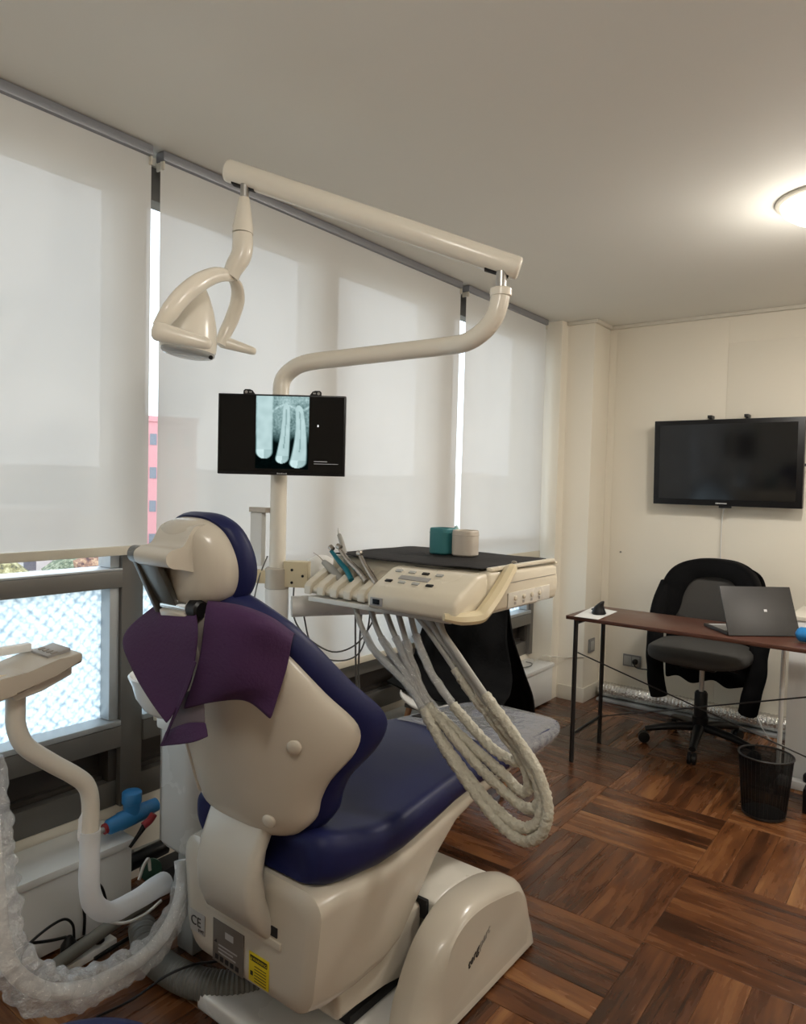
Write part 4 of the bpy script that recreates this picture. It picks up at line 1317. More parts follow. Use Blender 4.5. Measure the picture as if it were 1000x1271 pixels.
lathe('pivot', [(0.03, 1.0335), (0.03, 1.0358)], (-1.40, 1.92, 0), 'white_plastic', tr, n=20)

# black drape on the table and the two containers on it
g = []
for i in range(13):
    t = i / 12
    row = []
    for k in range(15):
        s = k / 14
        x = -1.535 + (0.545) * s
        y = 1.64 + 0.41 * t + 0.02 * math.sin(3 * s) * (1 - t)
        z = 1.1735 + 0.0025 * (noise.noise(Vector((x * 9, y * 9, 0))) + 1)
        if t == 0 and 0.2 < s < 0.85:
            z -= 0.003
            y -= 0.028
        row.append((x, y, z))
    g.append(row)
dr = sheet('table_drape', g, 'drape_black', None, thick=0.0016, origin=(-1.26, 1.84, 1.174))
tag(dr, 'black crinkled cloth spread over the instrument table', 'cloth')


def cup(c, r, h, m, label, sq):
    t = thing('container', c, label, 'container', 'containers on the instrument table')
    rings = []
    for rr_, z in ((r * 0.9, 0.0), (r, 0.004), (r * 1.01, h * 0.5), (r, h - 0.006), (r * 0.985, h - 0.002), (r * 0.93, h), (r * 0.90, h - 0.004)):
        rings.append([(c[0] + u, c[1] + w, c[2] + z) for u, w in rrect(rr_, rr_, rr_ * sq, 6)])
    loft('body', rings, m, t, angle=40)
    rings = [[(c[0] + u, c[1] + w, c[2] + z) for u, w in rrect(rr_, rr_, rr_ * sq, 6)] for rr_, z in ((r * 1.015, h * 0.80), (r * 1.03, h * 0.805), (r * 1.03, h * 0.83), (r * 1.015, h * 0.835))]
    loft('lid_band', rings, m, t, caps=False)
    return t


c1 = (-1.2850, 1.8920, 1.1790)
c2 = (-1.2020, 1.8960, 1.1790)
cup(c1, 0.036, 0.083, 'teal_plastic', 'teal container on the black drape of the instrument table', 0.55)
cup(c2, 0.038, 0.080, 'sand_plastic', 'beige container on the black drape, right beside the teal one', 0.75)

# ------------------------------------------------------------------ handpieces, each with its own hose
HP = [
    ('syringe', 'grey air-water syringe with thin needle, first in the holder', [(-1.449, 1.6, 1.098), (-1.504, 1.615, 1.126), (-1.557, 1.63, 1.146)], [0.010, 0.0125, 0.0125, 0.009], 'hose_grey', 'needle', [(-1.557, 1.63, 1.146), (-1.583, 1.635, 1.161), (-1.614, 1.64, 1.171)],
     [(-1.377, 1.575, 1.046), (-1.344, 1.565, 0.988), (-1.279, 1.554, 0.922), (-1.191, 1.544, 0.876), (-1.126, 1.533, 0.841), (-1.068, 1.521, 0.787), (-0.991, 1.509, 0.711), (-0.9, 1.499, 0.637), (-0.823, 1.496, 0.583), (-0.761, 1.494, 0.566), (-0.714, 1.491, 0.601), (-0.704, 1.497, 0.659), (-0.735, 1.506, 0.731), (-0.802, 1.515, 0.799), (-0.891, 1.525, 0.876), (-0.982, 1.536, 0.959), (-1.042, 1.548, 1.011), (-1.062, 1.56, 1.046)]),
    ('teal_handpiece', 'teal turbine handpiece in the instrument holder', [(-1.405, 1.59, 1.109), (-1.437, 1.603, 1.134), (-1.483, 1.617, 1.158), (-1.527, 1.63, 1.184)], [0.0085, 0.0085, 0.0075, 0.006], 'teal_anodised', 'head', [(-1.52, 1.63, 1.189), (-1.534, 1.63, 1.198)],
     [(-1.325, 1.58, 1.047), (-1.279, 1.57, 0.973), (-1.21, 1.56, 0.91), (-1.15, 1.55, 0.868), (-1.101, 1.537, 0.815), (-1.026, 1.523, 0.742), (-0.931, 1.51, 0.672), (-0.859, 1.508, 0.62), (-0.79, 1.507, 0.59), (-0.739, 1.505, 0.607), (-0.728, 1.513, 0.665), (-0.773, 1.522, 0.747), (-0.851, 1.53, 0.817), (-0.941, 1.543, 0.893), (-1.021, 1.557, 0.971), (-1.084, 1.57, 1.043)]),
    ('handpiece', 'long steel handpiece just right of the teal one', [(-1.345, 1.59, 1.11), (-1.386, 1.603, 1.134), (-1.443, 1.617, 1.161), (-1.49, 1.63, 1.191)], [0.0095, 0.0095, 0.008, 0.006], 'steel', 'head', [(-1.486, 1.63, 1.197), (-1.504, 1.63, 1.203)],
     [(-1.275, 1.585, 1.048), (-1.231, 1.577, 0.979), (-1.183, 1.568, 0.92), (-1.141, 1.56, 0.868), (-1.093, 1.548, 0.818), (-1.021, 1.537, 0.768), (-0.923, 1.525, 0.705), (-0.851, 1.523, 0.664), (-0.791, 1.522, 0.636), (-0.747, 1.52, 0.642), (-0.745, 1.528, 0.698), (-0.813, 1.537, 0.77), (-0.897, 1.545, 0.843), (-0.988, 1.555, 0.928), (-1.066, 1.565, 0.994), (-1.12, 1.575, 1.044)]),
    ('scaler', 'pale upright scaler standing behind the other handpieces', [(-1.481, 1.66, 1.13), (-1.508, 1.673, 1.167), (-1.535, 1.687, 1.205), (-1.559, 1.7, 1.229)], [0.0095, 0.0095, 0.0085, 0.007], 'hose_grey', 'tip', [(-1.559, 1.7, 1.229), (-1.562, 1.7, 1.242), (-1.564, 1.7, 1.252)],
     [(-1.232, 1.59, 1.048), (-1.195, 1.583, 0.972), (-1.16, 1.576, 0.9), (-1.119, 1.568, 0.835), (-1.046, 1.557, 0.783), (-0.937, 1.546, 0.73), (-0.852, 1.539, 0.693), (-0.796, 1.538, 0.661), (-0.774, 1.536, 0.681), (-0.795, 1.539, 0.734), (-0.869, 1.546, 0.8), (-0.961, 1.554, 0.874), (-1.044, 1.562, 0.951), (-1.111, 1.571, 1.009), (-1.162, 1.58, 1.045)]),
    ('low_speed_handpiece', 'short steel handpiece with round head nearest the buttons', [(-1.308, 1.59, 1.109), (-1.339, 1.6, 1.131), (-1.373, 1.61, 1.158), (-1.398, 1.62, 1.18)], [0.009, 0.009, 0.0075, 0.006], 'steel', 'head', [(-1.392, 1.62, 1.187), (-1.411, 1.62, 1.188)],
     [(-1.19, 1.595, 1.046), (-1.159, 1.587, 0.977), (-1.112, 1.578, 0.908), (-1.046, 1.57, 0.841), (-0.968, 1.562, 0.786), (-0.885, 1.555, 0.737), (-0.82, 1.552, 0.724), (-0.806, 1.55, 0.754), (-0.865, 1.555, 0.811), (-0.957, 1.561, 0.894), (-1.039, 1.568, 0.972), (-1.115, 1.577, 1.025), (-1.2, 1.585, 1.046)]),
]
for nm, lab, body, rad, m, tipn, tip, hose in HP:
    h = thing(nm, body[0], lab, 'handpiece', 'handpieces in the table holder')
    tube('grip', body, rad, m, h, n=14, sub=4)
    if tipn == 'head':
        a, b = Vector(tip[0]), Vector(tip[1])
        d = (b - a).normalized()
        lathe('head', [(0.004, -0.010), (0.0085, -0.008), (0.009, 0.006), (0.006, 0.009)], (a + b) / 2, 'steel', h, axis=d, n=16)
    elif tipn == 'needle':
        tube('needle', tip, [0.002, 0.0012, 0.001], 'steel', h, n=8)
    else:
        tube('tip', tip, [0.0055, 0.004, 0.0015], 'white_plastic', h, n=10)
    full = crom(hose, 16)
    ho_ = tube('hose', full, 0.0085, 'hose_grey', h, n=10, sub=1)
    n_ = len(full)
    wr = full[int(n_ * 0.28):int(n_ * 0.83)]
    tube('net_sleeve', wr, 0.0128, 'hose_wrap', ho_, n=16, sub=1, wob=0.38, wscale=150)
    fl = full[int(n_ * 0.08):int(n_ * 0.28)]
    tube('film_sleeve', fl, 0.0115, 'clear_plastic', ho_, n=10, sub=1, wob=0.25, wscale=40)

# ------------------------------------------------------------------ assistant's holder on a bent tube
an = thing('assistant_holder', (-1.5000, 0.6710, 0.9550), 'cream assistant instrument holder on a bent white tube, left edge', 'instrument holder')
prism('holder', [(0.50, 0.962), (0.585, 0.940), (0.66, 0.953), (0.74, 0.985), (0.797, 0.996), (0.797, 1.018), (0.745, 1.013), (0.68, 0.997), (0.60, 0.985), (0.50, 1.005)], 'x', -1.60, -1.47, 'cream_plastic', an, bevel=0.006)
prism('holder_underside', [(0.655, 0.9515), (0.665, 0.937), (0.72, 0.947), (0.782, 0.970), (0.782, 0.9915), (0.74, 0.9835)], 'x', -1.585, -1.487, 'grey_cream_plastic', an, bevel=0.004)
box('key_strip', (-1.575, -1.50), (0.735, 0.785), (1.0135, 1.0205), 'sticker_grey', an, 0.001, rot=Matrix.Rotation(math.radians(11), 3, 'X'))
for k in range(4):
    box('key', (-1.565 + 0.018 * k, -1.555 + 0.018 * k), (0.745, 0.757), (1.0175, 1.021), 'ink_light', an, 0.0005, rot=Matrix.Rotation(math.radians(11), 3, 'X'))
lathe('recess_ring', [(0.030, 0.985), (0.033, 0.990), (0.030, 0.993), (0.024, 0.986)], (-1.53, 0.655, 0), 'cream_yellow_plastic', an, n=24)
box('back_plate', (-1.605, -1.585), (0.50, 0.652), (1.006, 1.19), 'cream_plastic', an, 0.004)
box('tray_insert', (-1.598, -1.58), (0.66, 0.74), (1.012, 1.030), 'white_enamel', an, 0.003)
armp = [(-1.53, 0.684, 0.956), (-1.53, 0.683, 0.909), (-1.53, 0.685, 0.869), (-1.53, 0.704, 0.824), (-1.53, 0.756, 0.774), (-1.53, 0.81, 0.728), (-1.53, 0.839, 0.695), (-1.53, 0.849, 0.654), (-1.53, 0.849, 0.588)]
arm2 = [(-1.53, 0.849, 0.588), (-1.53, 0.848, 0.504), (-1.54, 0.856, 0.434), (-1.56, 0.883, 0.379), (-1.6, 0.948, 0.323), (-1.64, 1.04, 0.296), (-1.685, 1.15, 0.275)]
tube('arm_tube', armp, 0.0195, 'grey_cream_plastic', an, n=18, sub=5)
tube('wrapped_arm', arm2, [0.0225, 0.0235, 0.0235, 0.024, 0.024, 0.026, 0.030], 'white_wrap', an, n=20, sub=6, wob=0.10, wscale=18)
wp = Vector((-1.5300, 0.8320, 0.6290))
rings = []
for t, r_ in ((0, 0.006), (0.3, 0.016), (0.7, 0.022), (1.0, 0.020)):
    c = wp + (Vector((-1.5300, 0.8490, 0.5700)) - wp) * t
    rings.append([c + Vector((0.2 * math.cos(a), 1.0 * math.cos(a), 1.3 * math.sin(a))) * r_ * (1 + 0.3 * noise.noise(Vector((a, t * 4, 2)))) for a in [2 * math.pi * k / 14 for k in range(14)]])
loft('wrap_end', rings, 'white_wrap', an, angle=60)

# bagged hose bundle
bp_ = [(-1.63, 1.165, 0.352), (-1.609, 1.156, 0.291), (-1.588, 1.113, 0.23), (-1.56, 1.032, 0.201), (-1.527, 0.927, 0.215), (-1.496, 0.82, 0.248), (-1.475, 0.725, 0.304), (-1.454, 0.652, 0.391), (-1.45, 0.623, 0.475), (-1.45, 0.615, 0.557), (-1.458, 0.611, 0.637), (-1.479, 0.613, 0.726), (-1.5, 0.619, 0.833)]
bg = thing('bagged_hose', bp_[5], 'hose bundle wrapped in crinkled clear plastic, hanging at the lower left', 'hose')
tube('hoses', bp_, 0.017, 'white_plastic', bg, n=12, sub=5)
tube('plastic_bag', bp_, [0.020, 0.026, 0.032, 0.037, 0.039, 0.041, 0.042, 0.040, 0.038, 0.038, 0.034, 0.030], 'clear_plastic', bg, n=40, sub=16, wob=0.42, wscale=38, angle=25)

# corrugated suction hose on the floor
cr = tube('corrugated_hose', [(-1.873, 1.205, 0.047), (-1.761, 1.154, 0.047), (-1.652, 1.144, 0.047), (-1.544, 1.162, 0.047), (-1.46, 1.216, 0.047), (-1.414, 1.303, 0.047), (-1.402, 1.398, 0.047)], 0.036, 'duct_grey', None, n=20, sub=30, ridge=(0.14, 0.011), origin=(-1.5980, 1.2030, 0.0000))
tag(cr, 'grey corrugated suction hose lying on the floor under the chair', 'hose')

# cables and pipes in the corner by the ledge
pp_ = tube('drain_pipe', [(-1.854, 0.832, 0.05), (-1.883, 0.929, 0.055), (-1.907, 1.044, 0.06), (-1.917, 1.163, 0.075), (-1.909, 1.255, 0.09)], 0.019, 'pipe_grey', None, n=14, sub=3, origin=(-1.9930, 1.0910, 0.0000))
tag(pp_, 'dark grey drain pipe running along the white ledge', 'pipe')
for pts, r_, m, lab in (([(-1.686, 0.957, 0.006), (-1.604, 1.009, 0.062), (-1.568, 1.079, 0.1), (-1.551, 1.149, 0.1), (-1.566, 1.224, 0.062), (-1.576, 1.341, 0.006)], 0.0035, 'black_plastic', 'thin black cable trailing over the corrugated hose'),
                        ([(-1.8, 1.024, 0.19), (-1.807, 1.096, 0.137), (-1.813, 1.171, 0.122), (-1.82, 1.235, 0.134)], 0.0045, 'white_plastic', 'white cable sagging below the wrapped tube arm'),
                        ([(-1.95, 1.242, 0.147), (-1.95, 1.258, 0.184), (-1.95, 1.275, 0.2), (-1.95, 1.281, 0.161)], 0.005, 'white_plastic', 'short white loop of cable beside the ledge end'),
                        ([(-1.94, 0.883, 0.128), (-1.94, 0.957, 0.1), (-1.94, 1.007, 0.086)], 0.0045, 'black_plastic', 'black plug cable entering from the left edge'),
                        ([(-1.93, 1.026, 0.076), (-1.926, 1.019, 0.122), (-1.922, 0.993, 0.152), (-1.919, 0.951, 0.153), (-1.915, 0.901, 0.139), (-1.911, 0.874, 0.123), (-1.908, 0.868, 0.097), (-1.904, 0.888, 0.066), (-1.9, 0.942, 0.043)], 0.0038, 'black_plastic', 'black cable curling around the power strip plugs'),
                        ([(-1.96, 1.071, 0.053), (-1.96, 1.073, 0.101), (-1.96, 1.07, 0.151), (-1.96, 1.084, 0.205), (-1.96, 1.122, 0.176), (-1.96, 1.141, 0.118)], 0.0045, 'black_plastic', 'black cable rising beside the wrapped tube arm'),
                        ([(-1.881, 1.061, 0.02), (-1.89, 1.147, 0.02), (-1.894, 1.243, 0.02), (-1.908, 1.339, 0.02)], 0.006, 'black_plastic', 'thick black cable on the floor behind the bagged hose')):
    tag(tube('cable', pts, r_, m, None, n=8, sub=6, origin=pts[0]), lab, 'cable', 'cables under the near window')
ps = thing('power_strip', (-1.9300, 1.0210, 0.0200), 'white power strip with black plugs by the near ledge', 'power strip')
q = Vector((-1.9300, 1.0260, 0.0270))
Rp = Matrix.Rotation(math.radians(4), 3, 'Z')
box('housing', (q.x - 0.028, q.x + 0.028), (q.y - 0.09, q.y + 0.12), (0.002, q.z), 'white_enamel', ps, 0.006, rot=Rp)
for dy, s in ((-0.015, 1.5), (0.075, 1.0)):
    pl_ = lathe('plug', [(0.012 * s, 0.0), (0.016 * s, 0.004), (0.015 * s, 0.026 * s), (0.009 * s, 0.036 * s), (0.005 * s, 0.042 * s)], (q.x, q.y + dy, q.z + 0.0005), 'black_plastic', ps, n=16)
lathe('socket_hole', [(0.010, 0), (0.010, 0.001)], (q.x + 0.0005, q.y - 0.065, q.z + 0.0002), 'black_plastic', ps, n=12)

# blue water filter
bf = thing('water_filter', (-2.0600, 1.2740, 0.3060), 'blue plastic pipe fitting lying on the end of the ledge', 'pipe fitting')
a, b = Vector((-2.0500, 1.1800, 0.2970)), Vector((-2.0500, 1.3680, 0.3130))
d = b - a
tube('tee_body', [a + d * 0.06, a + d * 0.10, a + d * 0.28, a + d * 0.30, a + d * 0.72, a + d * 0.74, b], [0.018, 0.024, 0.026, 0.029, 0.029, 0.026, 0.022], 'blue_fitting', bf, n=20, sub=1)
cst = a + d * 0.52
tube('tee_cap', [cst, cst + Vector((0, 0, 0.045)), cst + Vector((0, 0, 0.047)), cst + Vector((0, 0, 0.078)), cst + Vector((0, 0, 0.082))], [0.027, 0.027, 0.031, 0.031, 0.027], 'blue_fitting', bf, n=20, sub=1)
tube('red_ring', [a + d * 0.01, a + d * 0.06], 0.0165, 'red_plastic', bf, n=16, sub=1)
tube('steel_hose', [a + d * 0.01, a - d * 0.15, a - d * 0.4 + Vector((0, 0, -0.004))], 0.009, 'brushed_steel', bf, n=12, sub=6, ridge=(0.15, 0.006))
vl = tube('valve_lever', [(-2.0, 1.241, 0.233), (-2.0, 1.272, 0.263), (-2.0, 1.294, 0.286)], [0.005, 0.007, 0.010], 'black_plastic', bf, n=10)
tube('valve_grip', [(-1.995, 1.285, 0.288), (-1.993, 1.307, 0.299), (-1.99, 1.319, 0.316)], 0.012, 'red_plastic', vl, n=12)
vb = thing('pipe_manifold', (-2.10, 1.45, 0.0), 'dark pipe manifold with green valve in the gap beside the ledge', 'pipe manifold')
tube('black_pipe', [(-2.08, 1.288, 0.133), (-2.08, 1.347, 0.136), (-2.08, 1.424, 0.139)], 0.026, 'black_plastic', vb, n=14)
tube('grey_pipe', [(-2.1, 1.315, 0.153), (-2.1, 1.375, 0.151), (-2.1, 1.438, 0.149)], 0.010, 'grey_enamel', vb, n=12)
lathe('green_valve', [(0.012, 0), (0.034, 0.004), (0.034, 0.018), (0.012, 0.022)], (-2.0200, 1.3270, 0.1220), 'green_plastic', vb, axis=(1, -0.4, 0.2), n=20)
box('manifold_foot', (-2.13, -2.05), (1.38, 1.55), (0.0015, 0.075), 'black_matte', vb, 0.004)

# navy operator stool at the bottom left corner
st = thing('operator_stool', (-1.03, 0.53, 0), 'navy padded stool cut off by the bottom left corner', 'stool')
lathe('seat', [(0.02, 0.395), (0.16, 0.395), (0.176, 0.405), (0.182, 0.425), (0.176, 0.445), (0.155, 0.456), (0.09, 0.462), (0.01, 0.463)], (-1.03, 0.53, 0), 'navy_vinyl', st, n=40, angle=60)
lathe('column', [(0.025, 0.06), (0.025, 0.3), (0.05, 0.39), (0.05, 0.3945)], (-1.03, 0.53, 0), 'chrome', st, n=20)
for k in range(5):
    t = 2 * math.pi * k / 5 + 0.3
    e_ = Vector((-1.03 + 0.24 * math.cos(t), 0.53 + 0.24 * math.sin(t), 0.075))
    tube('leg', [(-1.03 + 0.03 * math.cos(t), 0.53 + 0.03 * math.sin(t), 0.10), tuple(e_)], [0.02, 0.013], 'chrome', st, n=10, sub=2)
    lathe('caster', [(0.012, -0.012), (0.026, -0.010), (0.026, 0.010), (0.012, 0.012)], (e_.x, e_.y, 0.028), 'black_plastic', st, axis=(-math.sin(t), math.cos(t), 0), n=16)

# ------------------------------------------------------------------ desk and what stands on it
dk = thing('desk', (-0.92, 3.56, 0), 'narrow brown-topped desk on thin black metal legs', 'desk')
box('top', (-1.525, -0.32), (3.375, 3.785), (0.733, 0.752), 'desk_wood', dk, 0.003)
for x in (-1.478, -0.367):
    for y in (3.398, 3.762):
        tube('leg', [(x, y, 0.002), (x, y, 0.12), (x, y, 0.55), (x, y, 0.7325)], 0.0115, 'black_metal', dk, n=12, sub=1)
    tube('leg_crossbar', [(x, 3.408, 0.145), (x, 3.752, 0.145)], 0.008, 'black_metal', dk, n=10, sub=1)
    tube('leg_crossbar', [(x, 3.408, 0.715), (x, 3.752, 0.715)], 0.008, 'black_metal', dk, n=10, sub=1)
tube('cross_brace', [(-1.468, 3.405, 0.565), (-0.378, 3.755, 0.15)], 0.0035, 'black_metal', dk, n=8, sub=1)
tube('cross_brace', [(-1.468, 3.755, 0.15), (-0.378, 3.405, 0.565)], 0.0035, 'black_metal', dk, n=8, sub=1)

pa = prism('paper_sheet', [(-1.4790, 3.3700, 0.7530)[:2], (-1.3540, 3.3750, 0.7530)[:2], (-1.3690, 3.6740, 0.7530)[:2], (-1.5240, 3.7250, 0.7530)[:2]], 'z', 0.7525, 0.7535, 'paper_white', None, origin=(-1.46, 3.56, 0.7525))
tag(pa, 'white sheet of paper under the black mouse on the desk', 'paper')
ms = thing('mouse', (-1.4230, 3.5450, 0.7540), 'black upright ergonomic mouse on the white paper', 'mouse')
mcx = Vector((-1.4110, 3.5250, 0.7540))
rings = []
for z, ry, rx, dx in ((0.0002, 0.040, 0.034, 0), (0.006, 0.043, 0.036, 0), (0.02, 0.040, 0.030, -0.002), (0.04, 0.034, 0.020, 0.0), (0.056, 0.026, 0.013, 0.010), (0.066, 0.014, 0.008, 0.018), (0.069, 0.005, 0.004, 0.020)):
    rings.append([mcx + Vector((dx + rx * math.cos(a), ry * math.sin(a), z)) for a in [2 * math.pi * k / 20 for k in range(20)]])
loft('shell', rings, 'black_plastic', ms, angle=60)
box('thumb_button', (mcx.x - 0.036, mcx.x - 0.026), (mcx.y - 0.016, mcx.y + 0.012), (mcx.z + 0.018, mcx.z + 0.026), 'black_matte', ms, 0.002)

# laptop: lid towards the camera
lt = thing('laptop', (-0.72, 3.55, 0.7525), 'open black laptop on the desk, lid back towards the camera', 'laptop')
h0, h1 = Vector((-0.7670, 3.4270, 0.7570)), Vector((-0.5140, 3.6500, 0.7570))
hx = (h1 - h0).normalized()
hw_ = (h1 - h0).length
bk_ = Vector((-hx.y, hx.x, 0))
t0, t1 = Vector((-0.33 * bk_.x, -0.33 * bk_.y, 0)), None
ldir = (Vector((0, 0, 1)) * 0.90 + bk_ * 0.43).normalized()


def slab(name, o, ux, uy, uz, m, parent, bevel=0.002):
    bm = bmesh.new()
    box_bm(bm, (0, ux[1]), (0, uy[1]), (0, uz[1]), bevel)
    M3 = Matrix((ux[0], uy[0], uz[0])).transposed()
    for v in bm.verts:
        v.co = o + M3 @ v.co
    return from_bm(name, bm, m, parent)


slab('base', Vector((h0.x, h0.y, 0.7528)) + bk_ * 0.006, (hx, hw_), (bk_, 0.215), (Vector((0, 0, 1)), 0.014), 'laptop_lid', lt)
slab('keyboard', Vector((h0.x, h0.y, 0.7669)) + bk_ * 0.05 + hx * 0.012, (hx, hw_ - 0.024), (bk_, 0.15), (Vector((0, 0, 1)), 0.0012), 'print_silver', lt, 0)
lid = slab('lid', Vector((h0.x, h0.y, 0.7535)) - bk_ * 0.004, (hx, hw_), (ldir, 0.232), (hx.cross(ldir), 0.006), 'laptop_lid', lt)
slab('lid_emblem', Vector((h0.x, h0.y, 0.7535)) - bk_ * 0.004 + hx * (hw_ * 0.56) + ldir * 0.112 + hx.cross(ldir) * (0.0062 if hx.cross(ldir).y < 0 else -0.0008), (hx, 0.014), (ldir, 0.011), (hx.cross(ldir), 0.0006), 'print_silver', lid, 0)

pk = thing('wipes_packet', (-0.4800, 3.5010, 0.7570), 'bright blue packet on the desk right of the laptop', 'packet')
qk = Vector((-0.4820, 3.5200, 0.7540))
rings = []
for t, s in ((0, 0.25), (0.008, 0.75), (0.02, 1), (0.11, 1.0), (0.17, 1), (0.182, 0.75), (0.19, 0.25)):
    rings.append([qk + Vector((-0.03 + t, 0.04 * s * math.cos(a), 0.033 + 0.032 * s * math.sin(a))) for a in [2 * math.pi * k / 18 for k in range(18)]])
loft('pouch', rings, 'packet_blue', pk, angle=50)
box('lid_flap', (qk.x + 0.03, qk.x + 0.10), (qk.y - 0.022, qk.y + 0.022), (qk.z + 0.064, qk.z + 0.070), 'paper_white', pk, 0.002)

# ------------------------------------------------------------------ office chair with jacket
OX, OY = -1.03, 4.06
oc = thing('office_chair', (OX, OY, 0), 'grey swivel office chair with five-star base behind the desk', 'office chair')
for k in range(5):
    t = math.radians(-82 + 72 * k)
    dx, dy = math.cos(t), math.sin(t)
    tube('base_leg', [(OX + 0.03 * dx, OY + 0.03 * dy, 0.115), (OX + 0.15 * dx, OY + 0.15 * dy, 0.105), (OX + 0.285 * dx, OY + 0.285 * dy, 0.078)], [0.030, 0.026, 0.018], 'black_plastic', oc, n=10, sub=3, flat=(0.8, 1))
    cst_ = lathe('caster', [(0.014, -0.024), (0.030, -0.021), (0.032, -0.006), (0.022, -0.003), (0.022, 0.003), (0.032, 0.006), (0.030, 0.021), (0.014, 0.024)], (OX + 0.29 * dx, OY + 0.29 * dy, 0.0335), 'black_plastic', oc, axis=(-dy, dx, 0), n=18)
lathe('gas_lift_cover', [(0.042, 0.10), (0.042, 0.17), (0.034, 0.175), (0.034, 0.30), (0.028, 0.31)], (OX, OY, 0), 'black_plastic', oc, n=20)
lathe('gas_lift', [(0.013, 0.3105), (0.013, 0.445)], (OX, OY, 0), 'brushed_steel', oc, n=16)
box('seat_plate', (OX - 0.09, OX + 0.09), (OY - 0.10, OY + 0.12), (0.4455, 0.495), 'black_metal', oc, 0.006)
tube('lever', [(OX + 0.08, OY - 0.02, 0.46), (OX + 0.20, OY - 0.05, 0.455)], 0.006, 'black_metal', oc, n=8, sub=1)
so = rrect(0.255, 0.235, 0.16, 8)
pillow('seat', so, [(0.5, 0.496), (0.88, 0.498), (0.985, 0.51), (1.0, 0.53), (0.985, 0.552), (0.92, 0.566), (0.6, 0.572), (0.3, 0.569)], lambda u, w, d: (OX + u, OY - 0.04 + w, d - 0.10 * max(0, -w - 0.12)), 'chair_fabric', oc, angle=60)
bo2 = smooth_outline([(0, 0.985), (0.12, 0.975), (0.20, 0.93), (0.235, 0.84), (0.235, 0.74), (0.205, 0.66), (0.12, 0.63), (0, 0.625), (-0.12, 0.63), (-0.205, 0.66), (-0.235, 0.74), (-0.235, 0.84), (-0.20, 0.93), (-0.12, 0.975)], 4)
BK = lambda u, w, d: (OX - 0.02 + u, OY + 0.255 + d - 1.2 * u * u + 0.10 * (w - 0.63), w)
pillow('backrest', bo2, [(0.4, -0.032), (0.8, -0.03), (0.95, -0.02), (1.0, 0.0), (0.985, 0.018), (0.5, 0.022)], BK, 'chair_fabric', oc, ctr=(0, 0.8), angle=60)
tube('back_bar', [(OX, OY + 0.10, 0.46), (OX, OY + 0.27, 0.475), (OX - 0.01, OY + 0.32, 0.56), (OX - 0.02, OY + 0.315, 0.70)], 0.02, 'black_plastic', oc, n=10, sub=4, flat=(1, 1.5))

jk = thing('jacket', (OX - 0.02, OY + 0.27, 0.98), 'black jacket hung over the back of the office chair', 'jacket')


def jack(u, w, d):
    p = Vector(BK(u, w, d))
    return p


# collar and shoulders over the top edge, open at the front of the backrest
outer = [(-0.252, 0.64), (-0.262, 0.74), (-0.258, 0.85), (-0.215, 0.945), (-0.13, 0.995), (0, 1.008), (0.13, 0.995), (0.215, 0.945), (0.258, 0.85), (0.262, 0.74), (0.252, 0.64)]
inner = [(-0.205, 0.64), (-0.165, 0.72), (-0.150, 0.80), (-0.125, 0.865), (-0.085, 0.90), (0, 0.915), (0.085, 0.905), (0.125, 0.875), (0.150, 0.80), (0.165, 0.72), (0.205, 0.64)]
rows = []
for k in range(7):
    t = k / 6
    row = []
    for (a, b), (c, d) in zip(outer, inner):
        u, w = a + (c - a) * t, b + (d - b) * t
        row.append(jack(u, w, -0.05 - 0.012 * math.sin(t * math.pi)))
    rows.append(row)
rows = [[jack(a * 0.98, b, 0.045) for a, b in outer], [jack(a * 1.01, b, -0.005) for a, b in outer]] + rows
patch('front_panels', rows, 'black_cloth', jk, thick=0.008, fold=0.016, seed=3, n=4)
# back panel hanging behind the backrest down to the floor side
rows = []
for z, hw_, yo in ((0.99, 0.15, 0.0), (0.93, 0.235, 0.04), (0.80, 0.262, 0.05), (0.66, 0.270, 0.06), (0.52, 0.272, 0.03), (0.40, 0.268, 0.02), (0.285, 0.262, 0.02)):
    row = []
    for k in range(9):
        s = -1 + k / 4
        zz = z + (0.02 * math.sin(k * 2.1) if z < 0.3 else 0)
        row.append((OX - 0.01 + s * hw_, OY + 0.30 + yo - 0.06 * s * s, zz))
    rows.append(row)
patch('back_panel', rows, 'black_cloth', jk, thick=0.006, fold=0.02, seed=8, n=3)
tube('sleeve', [(OX - 0.262, OY + 0.20, 0.86), (OX - 0.280, OY + 0.12, 0.72), (OX - 0.272, OY + 0.04, 0.52), (OX - 0.262, OY + 0.02, 0.38), (OX - 0.235, OY + 0.03, 0.235)], [0.04, 0.045, 0.048, 0.046, 0.05], 'black_cloth', jk, n=14, sub=6, wob=0.22, wscale=9)
tube('sleeve', [(OX + 0.255, OY + 0.20, 0.84), (OX + 0.272, OY + 0.10, 0.70), (OX + 0.268, OY + 0.02, 0.50), (OX + 0.255, OY + 0.0, 0.36), (OX + 0.232, OY + 0.02, 0.235)], [0.04, 0.045, 0.05, 0.05, 0.052], 'black_cloth', jk, n=14, sub=6, wob=0.22, wscale=9)

